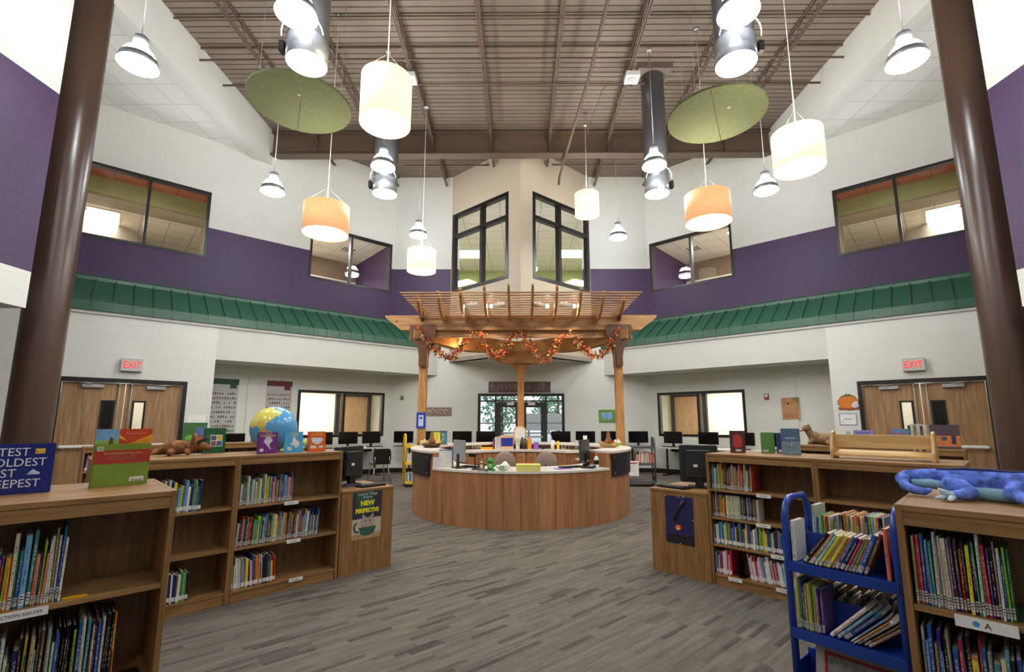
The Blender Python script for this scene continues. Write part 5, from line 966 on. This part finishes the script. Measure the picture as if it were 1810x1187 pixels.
# ================================================================ THINGS ON THE WALLS
def onwall(name, label, cat, M4): return thing(name, label, cat, M4.to_translation(), M4.to_euler().z)
CHART = mat('chart_paper', (186, 182, 178), var=.03)
for a0, a1, z0, z1, hc, tx, wh in ((1.52, 2.07, .9, 2.38, (44, 78, 54), 'green', 'A tall wall chart with a dark green heading, left alcove'), (2.67, 3.25, .95, 2.39, (104, 38, 42), 'maroon', 'A tall wall chart with a maroon heading, left alcove')):
    t = onwall('wall_chart', wh[2:], 'chart', FU[-1] @ Matrix.Translation((a0, .898, z0))); W_, H_ = a1-a0, z1-z0; hm = mat(tx+'_heading', hc)
    obj('sheet', MB().box(0, W_, -.004, 0, 0, H_), CHART, t); obj('heading', MB().box(0, W_, -.006, -.004, H_-.13, H_).box(W_*.68, W_*.93, -.006, -.004, H_-.22, H_-.13), hm, t); m = MB()
    for r_ in range(11):
        for c in range(10):
            if q.random() < .85: h_ = q.uniform(.03, .055); x = .03+c*(W_-.05)/10; z = .06+r_*(H_-.32)/11; m.box(x, x+q.uniform(.018, .034), -.0055, -.004, z, z+h_)
    obj('figure_rows', m, mat('chart_figures', (84, 76, 76), var=.4, scale=40), t)['kind'] = 'stuff'
t = onwall('wall_poster', 'orange autumn poster reading WEB on the right alcove wall', 'poster', FU[1] @ Matrix.Translation((-2.58, .868, 1.46)))
obj('sheet', MB().box(0, .37, -.003, 0, 0, .5), mat('web_poster', (186, 138, 92), var=.25, scale=4), t); text('lettering', 'WEB', .13, mat('web_red', (168, 84, 60)), t, (.19, -.0035, .03), ext=.0003, sx=1.1); obj('spider_picture', MB().ball((.14, -.004, .36), (.014, .001, .03), 12, 8).tube([(.1, -.004, .4), (.14, -.004, .36), (.18, -.004, .33)], .003, 4), INK, t); obj('leaf_corner', MB().prism([(.2, .5), (.37, .5), (.37, .36)], -.0036, -.003), mat('web_olive', (120, 112, 76)), t)  # olive corner is part of the print
t = onwall('fire_alarm', 'small red and white alarm strobe on the right alcove wall', 'alarm', FU[1] @ Matrix.Translation((-2.9, .87, 2.0))); obj('plate', MB().box(-.05, .05, 0, .03, -.07, .07), mat('alarm_red', (150, 60, 50)), t); obj('lens', MB().box(-.03, .03, -.015, 0, -.01, .05), PAPER, t)
t = onwall('wall_thermostat', 'small brown wall device left of the left cedar post', 'thermostat', Matrix.Translation((-3.39, 13.62, 2.07))); obj('plate', MB().box(-.04, .04, 0, .03, -.05, .05), mat('device_brown', (92, 78, 66)), t); obj('dial', MB().box(-.02, .02, -.006, 0, 0, .03), LGREY, t)
t = onwall('paper_drawing', 'white paper with a pencil drawing beside the left double doors', 'drawing', FU[-1] @ Matrix.Translation((1.03, -.003, 1.34))); obj('sheet', MB().box(0, .31, -.002, 0, 0, .2), PAPER, t); obj('pencil_drawing', MB().tube([(.08, -.0025, .06), (.13, -.0025, .1), (.17, -.0025, .07), (.22, -.0025, .12)], .003, 4), LGREY, t)
t = onwall('pumpkin_cutout', 'orange paper pumpkin cutout on the wall beside the right double doors', 'decoration', FU[1] @ Matrix.Translation((-1.15, -.004, 1.8)))
P = [(.17*math.cos(a)*(1+.04*math.cos(6*a)), .15*math.sin(a)-.01) for a in [2*PI*k/36 for k in range(36)]]
obj('pumpkin', MB().prism(P, -.002, .002), mat('pumpkin_orange', (214, 124, 34), var=.15, scale=10, stretch=(6, 1, .5)), t)
obj('pumpkin_outline', MB().tube([(x*1.02, 0, z*1.03) for x, z in P], .006, 6, closed=True), mat('brown_outline', (110, 58, 30)), t); obj('leaf_top', MB().prism([(-.13, .11), (-.05, .13), (-.02, .18), (0, .14), (.04, .17), (.05, .13), (.12, .11), (.0, .115)], -.005, -.002), mat('cutout_green', (60, 110, 50)), t)
obj('ghost_picture', MB().ball((.11, -.004, -.07), (.06, .002, .055), 14, 8).ball((.13, -.004, -.02), (.035, .002, .03), 12, 8), mat('cutout_white', (214, 210, 224), var=.2, scale=40), t); obj('leaf_bottom', MB().prism([(-.18, -.1), (-.1, -.12), (0, -.13), (.1, -.12), (.18, -.1), (.17, -.16), (.06, -.165), (-.06, -.16), (-.17, -.165)], -.004, -.002), mat('cutout_rust', (150, 66, 30), var=.3, scale=40), t)
t = onwall('certificate', 'white certificate with purple border below the pumpkin cutout', 'certificate', FU[1] @ Matrix.Translation((-1.33, -.004, 1.33))); obj('border', MB().box(0, .3, -.002, .002, 0, .235), mat('purple_border', (112, 84, 150)), t); obj('sheet', MB().box(.012, .288, -.004, -.002, .012, .223), PAPER, t); obj('seal', MB().cyl((.06, -.006, .06), .014, .002, 12, axis='y').box(.08, .22, -.0045, -.004, .11, .135), LGREY, t)
def banner(label, X0, X1, z0, z1, c, c2):
    t = onwall('wall_banner', label, 'banner', Matrix.Translation((X0, 13.645, z0))); W_, H_ = X1-X0, z1-z0; obj('board', MB().box(0, W_, -.02, 0, 0, H_), c, t, bevel=.003); m = MB(); x = .08
    while x < W_-.14:
        w_ = q.uniform(.05, .12); k = q.randint(0, 2); h0 = H_*.2; h1 = H_*q.uniform(.7, .85)
        if k == 0: m.tube([(x, -.024, h0), (x+w_*.2, -.024, h1), (x+w_, -.024, h0), (x+w_, -.024, h1)], .012, 5)
        elif k == 1: m.tube([(x+w_*(.5+.5*math.cos(a)), -.024, (h0+h1)/2+(h1-h0)/2*math.sin(a)) for a in [PI*j/8 for j in range(14)]], .012, 5)
        else: m.tube([(x, -.024, h1), (x+w_*.4, -.024, h0), (x+w_, -.024, h1)], .012, 5)
        x += w_+.035
    obj('painted_letters', m, c2, t)
banner('long brown sign with pale painted letters above the glazed doors', -.92, .85, 2.22, 2.53, mat('brown_sign', (96, 76, 70), var=.3, scale=14), mat('sign_letters', (164, 146, 140), var=.1)); banner('small brown and pink sign on the back wall beside the left post', -2.72, -1.96, 1.57, 1.8, mat('mauve_sign', (146, 118, 110), var=.35, scale=22), mat('sign_letters_b', (196, 178, 170)))
t = onwall('wall_picture', 'green picture of an open blue book on the back wall, right', 'picture', Matrix.Translation((2.21, 13.645, 1.38))); obj('board', MB().box(0, .47, -.015, 0, 0, .35), mat('picture_green', (110, 150, 60), var=.2, scale=12), t); obj('book_picture', MB().prism([(.08, .09), (.22, .07), (.22, .27), (.08, .29)], -.017, -.015).prism([(.23, .07), (.38, .09), (.38, .29), (.23, .27)], -.017, -.015), mat('picture_blue', (130, 176, 214), var=.2, scale=12), t)
# ================================================================ THINGS ON THE BOOKCASES
def cover_book(label, M4, w, h, th, rgb, arts=(), words=(), rx=0, group=None):
    """a picture book standing with its front cover to the viewer; arts: (x0,x1,z0,z1,rgb); words: (text,size,x,z,rgb)"""
    t = thing('picture_book', label, 'book', M4.to_translation(), M4.to_euler().z, group); t.rotation_euler = (rx, 0, M4.to_euler().z)
    nm = 'cover_%d_%d_%d' % rgb; obj('cover', MB().box(0, w, 0, .0025, 0, h).box(0, w, th-.0025, th, 0, h).box(0, .003, 0, th, 0, h), mat(nm, rgb, rough=.35, var=.06, scale=9), t); obj('pages', MB().box(.003, w-.004, .0025, th-.0025, .004, h-.004), CREAM, t)
    for i, a in enumerate(arts):
        c = a[4]
        if a[0] == 'poly': obj('cover_art', MB().prism([(x*w, z*h) for x, z in a[1]], -.0006-.0003*i, 0), mat('art_%d_%d_%d' % c, c, rough=.4, var=.2, scale=25), t)
        else: obj('cover_art', MB().box(a[0]*w, a[1]*w, -.0006-.0003*i, 0, a[2]*h, a[3]*h), mat('art_%d_%d_%d' % c, c, rough=.4, var=.2, scale=25), t)
    for tx, sz, x, z, c in words: text('lettering', tx, sz, mat('ink_%d_%d_%d' % c, c, rough=.5), t, (x*w, -.0006-.0003*len(arts)-.0006, z*h), ext=.0003)
    return t
# the two books on the left foreground bookcase
t = thing('picture_book', 'large dark blue book of records in capital letters, far left foreground', 'book', FLN @ Vector((-.645, .325, 1.111)), R(45)); NB = mat('dark_blue_cover', (18, 34, 118), rough=.3, var=.05)
obj('cover', MB().box(0, .245, 0, .003, 0, .205).box(0, .245, .013, .016, 0, .205), NB, t); obj('pages', MB().box(.003, .24, .003, .013, .004, .2), CREAM, t)
for i, (tx, xr) in enumerate((('HOTTEST', .168), ('COLDEST', .222), ('HIGHEST', .135), ('DEEPEST', .21))): text('lettering', tx, .047, mat('title_white', (226, 228, 240)), t, (xr, -.001, .156-.043*i), align='RIGHT', ext=.0003, sx=.92)
obj('desert_picture', MB().box(.183, .213, -.001, 0, .162, .184), mat('desert_photo', (214, 176, 60), var=.5, scale=60), t); obj('mountain_picture', MB().prism([(.165, .077), (.175, .09), (.185, .1), (.19, .093), (.205, .085), (.205, .077)], -.001, 0), mat('snow_photo', (196, 204, 226), var=.3, scale=60), t)
cover_book('tall open picture book behind the green book, blue and red orange covers', FLN @ Matrix.Translation((-.27, .40, 1.111)) @ Matrix.Rotation(R(5), 4, 'Z'), .215, .262, .014, (206, 74, 38), [(0, .4, .72, 1, (120, 168, 206)), (0, .4, .72, .8, (150, 190, 90)), ('poly', [(.4, .84), (.4, .9), (.55, .78)], 0, 0, (240, 190, 60)), ('poly', [(.55, .72), (1, .72), (1, .9), (.8, .82)], 0, 0, (232, 150, 40)), ('poly', [(.22, .73), (.3, .73), (.3, .84), (.25, .86)], 0, 0, (120, 72, 44))], [('Reading Fun', .016, .7, .9, (232, 150, 120))])
cover_book('green book with a red band showing its back cover and barcode', FLN @ Matrix.Translation((-.272, .36, 1.111)) @ Matrix.Rotation(R(8), 4, 'Z'), .215, .192, .02, (122, 148, 56), [(0, 1, .53, .86, (168, 58, 46)), (.66, .92, .08, .19, (232, 230, 222)), (.05, .16, .84, .95, (196, 214, 196))], [('Start building healthy habits early!', .0105, .5, .76, (236, 200, 120)), ('123', .012, .1, .87, (50, 110, 80)), ('Read aloud with every child and\nshare the story again at home.\nAsk questions, point to pictures.', .0085, .5, .70, (206, 128, 110)), ('|||| ||| ||||', .012, .79, .1, (40, 40, 40))])
# on the middle bookcases, left
cover_book('purple map book reading Continent, leftmost of three before the globe', FLM @ Matrix.Translation((.50, .13, 1.131)), .165, .185, .012, (112, 44, 128), [('poly', [(.3, .55), (.4, .78), (.62, .8), (.75, .6), (.6, .45), (.62, .3), (.7, .22), (.6, .2), (.45, .4)], 0, 0, (206, 196, 214)), (.12, .3, .1, .24, (216, 206, 226))], [('Map My', .018, .55, .9, (230, 210, 150)), ('Continent', .03, .5, .79, (240, 216, 90))], rx=R(-6))
cover_book('light blue map book reading State, middle of three before the globe', FLM @ Matrix.Translation((.72, .13, 1.131)), .165, .185, .012, (84, 170, 218), [('poly', [(.45, .74), (.6, .74), (.6, .6), (.82, .5), (.78, .32), (.62, .2), (.5, .32), (.3, .4), (.45, .52)], 0, 0, (224, 226, 224)), (.18, .4, .12, .28, (206, 226, 236))], [('Map My', .018, .6, .9, (232, 230, 170)), ('State', .032, .52, .79, (236, 226, 110))], rx=R(-6))
cover_book('orange map book reading Country, rightmost of three before the globe', FLM @ Matrix.Translation((.93, .13, 1.131)), .165, .185, .012, (222, 104, 40), [('poly', [(.18, .65), (.3, .7), (.8, .68), (.86, .58), (.7, .42), (.5, .34), (.25, .45)], 0, 0, (216, 220, 224)), (.15, .45, .16, .3, (214, 226, 206)), (.6, .85, .18, .28, (232, 224, 206))], [('Map My', .018, .6, .9, (246, 220, 120)), ('Country', .032, .5, .79, (250, 214, 80))], rx=R(-6))
cover_book('dark green book with four small pictures in a square on its cover', FLM @ Matrix.Translation((.2, .58, 1.131)), .17, .22, .02, (30, 96, 52), [(.3, .85, .25, .72, (220, 224, 220)), (.33, .56, .5, .69, (70, 100, 150)), (.59, .82, .5, .69, (226, 200, 60)), (.33, .56, .28, .47, (150, 90, 70)), (.59, .82, .28, .47, (60, 96, 160))], rx=R(-6))
cover_book('green book of cartoon frogs on the farther left bookcase', FLF @ Matrix.Translation((1.0, .12, 1.101)) @ Matrix.Rotation(R(-20), 4, 'Z'), .28, .29, .015, (66, 112, 62), [('poly', [(.1, .3), (.3, .45), (.45, .35), (.4, .2), (.15, .15)], 0, 0, (110, 180, 60)), ('poly', [(.5, .75), (.95, .8), (.95, .35), (.6, .4)], 0, 0, (90, 110, 160)), ('poly', [(.55, .3), (.85, .35), (.8, .15), (.6, .12)], 0, 0, (190, 80, 60))], rx=R(-5))
cover_book('grey and orange picture book on the farther left bookcase, left of the globe', FLF @ Matrix.Translation((1.86, .12, 1.101)) @ Matrix.Rotation(R(-25), 4, 'Z'), .3, .25, .015, (104, 106, 108), [(0, 1, .55, 1, (196, 144, 84)), ('poly', [(.1, .4), (.3, .62), (.6, .45), (.9, .6), (1, .4), (1, 0), (0, 0)], 0, 0, (88, 90, 92))], rx=R(-5))
t = thing('paper_pad', 'upright white paper pad on the farther left bookcase', 'paper', FLF @ Vector((1.42, .2, 1.101)), R(20)); obj('sheets', MB().box(-.09, .09, 0, .015, 0, .2), PAPER, t); obj('backing', MB().box(-.09, .09, .015, .02, 0, .2), LGREY, t)
# globe
g = thing('globe', 'large blue globe with yellow Asia on top of the left bookcase', 'globe', FLM @ Vector((.735, .47, 1.131)))
def globe_mat():
    m, nt, b = newmat('globe_map'); L = nt.links.new; tc = N(nt, 'ShaderNodeTexCoord'); mp = N(nt, 'ShaderNodeMapping'); L(tc.outputs['Object'], mp.inputs[0]); mp.inputs['Location'].default_value = (.35, .1, .22)
    nz = N(nt, 'ShaderNodeTexNoise'); nz.inputs['Scale'].default_value = 30; nz.inputs['Detail'].default_value = 4; L(tc.outputs['Object'], nz.inputs[0])
    vm = N(nt, 'ShaderNodeVectorMath', operation='MULTIPLY_ADD'); L(nz.outputs['Color'], vm.inputs[0]); vm.inputs[1].default_value = (.07,)*3; vm.inputs[2].default_value = (-.035,)*3
    ad = N(nt, 'ShaderNodeVectorMath', operation='ADD'); L(vm.outputs[0], ad.inputs[0]); L(tc.outputs['Object'], ad.inputs[1])
    col = None; prev = s2l((98, 168, 214))
    for c, r_, rgb in (((-.035, -.14, .33), .115, (226, 216, 96)), ((-.10, -.16, .285), .07, (232, 222, 110)), ((-.015, -.19, .255), .045, (226, 206, 96)), ((.0, -.2, .205), .022, (206, 196, 90)), ((.028, -.2, .185), .02, (222, 166, 90)), ((.06, -.2, .175), .014, (222, 196, 120)), ((-.145, -.13, .27), .03, (236, 226, 140)), ((.09, -.13, .36), .04, (214, 214, 130))):
        ds = N(nt, 'ShaderNodeVectorMath', operation='DISTANCE'); L(ad.outputs[0], ds.inputs[0]); ds.inputs[1].default_value = c
        lt = N(nt, 'ShaderNodeMath', operation='LESS_THAN'); L(ds.outputs['Value'], lt.inputs[0]); lt.inputs[1].default_value = r_
        mx = N(nt, 'ShaderNodeMixRGB'); L(lt.outputs[0], mx.inputs[0]); mx.inputs[2].default_value = (*s2l(rgb), 1)
        if col is None: mx.inputs[1].default_value = (*prev, 1)
        else: L(col, mx.inputs[1])
        col = mx.outputs[0]
    L(col, b.inputs['Base Color']); b.inputs['Roughness'].default_value = .18; return m
s_ = obj('sphere', MB().ball((0, 0, .212), .205, 48, 28), globe_mat(), g, rz=R(0)); obj('base_ring', MB().lathe([(.05, 0), (.07, 0), (.065, .02), (.05, .02)], 24), LGREY, g)
# soft toys
PL = lambda nm, c, v=.2, s=25: mat(nm, c, rough=.95, var=v, scale=s, bump=.4, spec=.1)
t = thing('plush_triceratops', 'brown plush horned dinosaur lying on the left bookcase', 'soft toy', FLM @ Vector((.02, .40, 1.131)), R(38)); BR = PL('brown_plush', (138, 94, 62), .5, 28)
blob('body', MB().ball((-.05, .02, .065), (.11, .065, .06)).ball((.05, .01, .07), (.06, .055, .05)).ball((.07, .0, .115), (.022, .085, .07)).ball((.125, -.005, .07), (.055, .036, .034)).ball((.17, -.005, .055), (.03, .022, .022)).tube([(-.14, .02, .05), (-.19, .0, .03), (-.215, -.03, .018)], [.035, .022, .009], 8).tube([(-.08, -.04, .04), (-.1, -.075, .018)], [.03, .022], 8).tube([(.02, -.045, .04), (.03, -.085, .018)], [.028, .02], 8).tube([(-.08, .07, .04), (-.1, .1, .018)], [.03, .022], 8), BR, t, .006)
obj('horn', MB().tube([(.09, -.035, .1), (.135, -.045, .135), (.185, -.05, .175)], [.014, .010, .002], 8), mat('horn_dark', (66, 54, 46)), t); obj('horn', MB().tube([(.1, .03, .1), (.15, .03, .125), (.205, .03, .15)], [.014, .010, .002], 8), mat('horn_dark', (66, 54, 46)), t); obj('nose_horn', MB().tube([(.15, -.01, .08), (.175, -.01, .1)], [.01, .002], 8), mat('horn_dark', (66, 54, 46)), t)
t = thing('plush_turtle', 'green and yellow plush turtle behind the orange map book', 'soft toy', FLM @ Vector((1.02, .36, 1.131)), R(35)); blob('body', MB().ball((0, 0, .05), (.09, .07, .05)).ball((.11, -.01, .045), (.035, .03, .03)).tube([(.05, -.05, .03), (.09, -.1, .015)], [.02, .014], 8).tube([(-.05, -.05, .03), (-.08, -.1, .015)], [.02, .014], 8).tube([(-.08, 0, .04), (-.13, 0, .03)], [.02, .008], 8), PL('turtle_green', (130, 172, 158), .35, 22), t, .007); obj('shell_pattern', MB().ball((0, -.012, .062), (.075, .052, .046)), PL('shell_yellow', (196, 196, 110), .4, 30), t)
t = thing('plush_animal', 'small brown plush animal with raised head on the farther right bookcase', 'soft toy', FRF @ Vector((.42, .16, 1.101)), R(-20)); blob('body', MB().ball((.05, 0, .075), (.16, .08, .075)).ball((-.08, 0, .1), (.07, .06, .08)).tube([(-.1, 0, .1), (-.15, -.01, .18)], [.055, .045], 10).ball((-.17, -.015, .215), (.06, .045, .045)).ball((-.22, -.025, .2), (.035, .028, .026)).ball((-.14, .03, .255), .018).ball((-.15, -.045, .255), .018).tube([(-.12, -.04, .06), (-.17, -.06, .015)], [.03, .022], 8).tube([(.1, -.06, .05), (.03, -.1, .02)], [.04, .024], 8).tube([(.18, 0, .06), (.24, -.03, .03)], [.035, .02], 8), PL('animal_brown', (138, 112, 84), .2, 20), t, .009)
obj('muzzle', MB().ball((-.238, -.03, .192), (.024, .024, .02)), PL('muzzle_cream', (206, 186, 166)), t); obj('nose', MB().ball((-.262, -.032, .2), .008, 8, 6), INK, t)
# blue lizard across the right foreground bookcase
t = thing('plush_lizard', 'long blue plush lizard lying on the right foreground bookcase', 'soft toy', FRN @ Vector((0, 0, 1.111)), R(-45)); LB = PL('lizard_blue', (100, 124, 212), .6, 34); LT = PL('lizard_teal', (136, 174, 186), .15, 20)
m = MB(); m.tube([(.0, .31, .055), (-.012, .335, .06), (.0, .36, .068), (.05, .37, .073), (.12, .375, .074), (.19, .37, .07), (.27, .36, .068), (.33, .35, .07), (.40, .34, .078), (.45, .335, .08), (.5, .33, .07), (.56, .325, .05), (.6, .32, .035)], [.018, .024, .027, .030, .036, .045, .048, .045, .044, .048, .044, .03, .016], 14)
m.tube([(.0, .31, .055), (.0, .29, .04), (.03, .275, .026), (.065, .275, .022), (.085, .29, .03)], [.019, .019, .018, .015, .008], 12)
m.ball((.155, .315, .052), (.042, .035, .042)).tube([(.17, .30, .045), (.2, .265, .03), (.175, .24, .024), (.135, .235, .022)], [.034, .028, .02, .014], 10)
m.tube([(.33, .32, .06), (.31, .27, .04), (.35, .22, .024), (.41, .205, .018), (.45, .2, .016)], [.032, .027, .02, .015, .01], 10).ball((.46, .30, .075), (.05, .03, .036))
blob('body', m, LB, t, .0045, smooth=3)
obj('belly', MB().tube([(.12, .335, .03), (.2, .325, .025), (.3, .315, .024), (.4, .31, .03)], [.018, .024, .026, .02], 12), LT, t); obj('tail_underside', MB().tube([(.02, .335, .046), (.08, .34, .048), (.14, .335, .04)], [.016, .02, .018], 10), LT, t)
obj('foot', MB().tube([(.15, .225, .02), (.12, .215, .035), (.112, .21, .045)], [.014, .01, .003], 8).tube([(.14, .235, .016), (.115, .2, .012), (.1, .19, .01)], [.012, .009, .003], 8).tube([(.15, .225, .014), (.145, .19, .01), (.15, .175, .008)], [.012, .009, .003], 8), PL('foot_white', (190, 210, 220)), t, label='pale clawed foot')
obj('foot', MB().tube([(.44, .2, .014), (.49, .185, .01)], [.012, .004], 8).tube([(.44, .2, .014), (.48, .21, .01)], [.012, .004], 8).tube([(.44, .2, .014), (.46, .17, .01)], [.011, .004], 8), LT, t, label='pale clawed foot')
obj('back_stripe', MB().tube([(.1, .36, .106), (.19, .352, .113), (.27, .342, .112), (.33, .335, .111), (.38, .325, .116)], [.003, .006, .007, .006, .003], 6), mat('stripe_navy', (26, 30, 90)), t); obj('eye', MB().ball((.475, .278, .1), .011, 12, 8), BLK, t)
# display books and rack on the right middle bookcases
cover_book('dark red book standing on the bookcase beside the pumpkin poster desk', FRM @ Matrix.Translation((.70, .27, 1.121)) @ Matrix.Rotation(R(25), 4, 'Z'), .13, .2, .022, (86, 44, 52), [('poly', [(.2, .3), (.25, .75), (.5, .86), (.78, .7), (.8, .3), (.5, .2)], 0, 0, (184, 62, 56)), (.35, .72, .06, .15, (226, 222, 216))])
cover_book('green book standing next to its blue spine on the right bookcase', FRM @ Matrix.Translation((.93, .42, 1.121)) @ Matrix.Rotation(R(35), 4, 'Z'), .11, .185, .03, (96, 150, 74), [(.05, .5, .04, .16, (206, 220, 200))]); cover_book('blue book standing against the green book on the right bookcase', FRM @ Matrix.Translation((1.045, .48, 1.121)) @ Matrix.Rotation(R(40), 4, 'Z'), .055, .182, .02, (52, 78, 128), [(.1, .9, .04, .18, (230, 230, 230))])
cover_book('grey blue book standing upright left of the wooden rack', FRM @ Matrix.Translation((1.13, .32, 1.121)) @ Matrix.Rotation(R(22), 4, 'Z'), .145, .225, .03, (84, 112, 148), [(0, 1, 0, .5, (118, 146, 160)), (.2, .75, .6, .66, (160, 176, 196)), (.5, .56, .36, .42, (220, 224, 230))])
t = thing('book_rack', 'light wooden tabletop book rack on the right bookcase', 'book rack', FRM @ Vector((1.53, .16, 1.121)), R(-45.47)); L_ = .64
for x in (0, L_-.02): obj('end_board', MB().prism([(0, 0), (.19, 0), (.19, .05), (.15, .2), (.12, .215), (.06, .2), (.0, .06)], x, x+.02, 'x'), wood('maple_end', (200, 158, 100), (226, 186, 128), 2), t, bevel=.003)
obj('back_board', MB().box(.02, L_-.02, .085, .1, .085, .185), MAPLE, t, bevel=.002); obj('bottom_board', MB().prism([(.015, .02), (.16, .05), (.16, .065), (.015, .035)], .02, L_-.02, 'x'), MAPLE, t)
Fk = FRM @ Matrix.Translation((1.53, .16, 1.121)); x = .5
for k, (c, w_, h_) in enumerate((('teal', .018, .19), ('white', .022, .2), ('grey', .016, .19), ('white', .028, .2), ('dark grey', .014, .185), ('white', .026, .195))):
    book('%s book, %s from the left in the wooden rack' % (c, ordn(k+1)), 'books in the wooden rack', Fk @ Matrix.Translation((x-.02, .185, .068)), w_*.85, .13, h_, c, False); x += w_*.9
cover_book('lilac picture book standing behind the left end of the wooden rack', FRF @ Matrix.Translation((.78, .1, 1.101)), .2, .2, .02, (140, 136, 190), [('poly', [(.2, .2), (.5, .5), (.8, .2)], 0, 0, (206, 206, 226)), (.1, .9, .7, .9, (110, 106, 170))], rx=R(-6)); cover_book('blue book with red lettering behind the wooden rack', FRF @ Matrix.Translation((1.16, .12, 1.101)), .27, .22, .02, (96, 126, 158), [], [('WEIRD\nWILD', .075, .5, .55, (196, 60, 70))], rx=R(-6))
cover_book('dark orange sunset book on the farther right bookcase near its right end', FRF @ Matrix.Translation((1.52, .1, 1.101)), .25, .27, .02, (76, 58, 66), [(0, 1, .1, .55, (190, 110, 56)), (.35, .55, .35, .5, (60, 70, 80)), (.7, .85, .2, .55, (50, 44, 50))], rx=R(-6))
for s, nm in ((-1, 'left'), (1, 'right')):
    m = sgroup('trim_switch_'+nm); obj('switch_plate', MB().box(-.04, .04, -.006, 0, -.06, .06), LGREY, m).matrix_world = FU[s] @ Matrix.Translation((-s*1.2, -.002, 1.15))
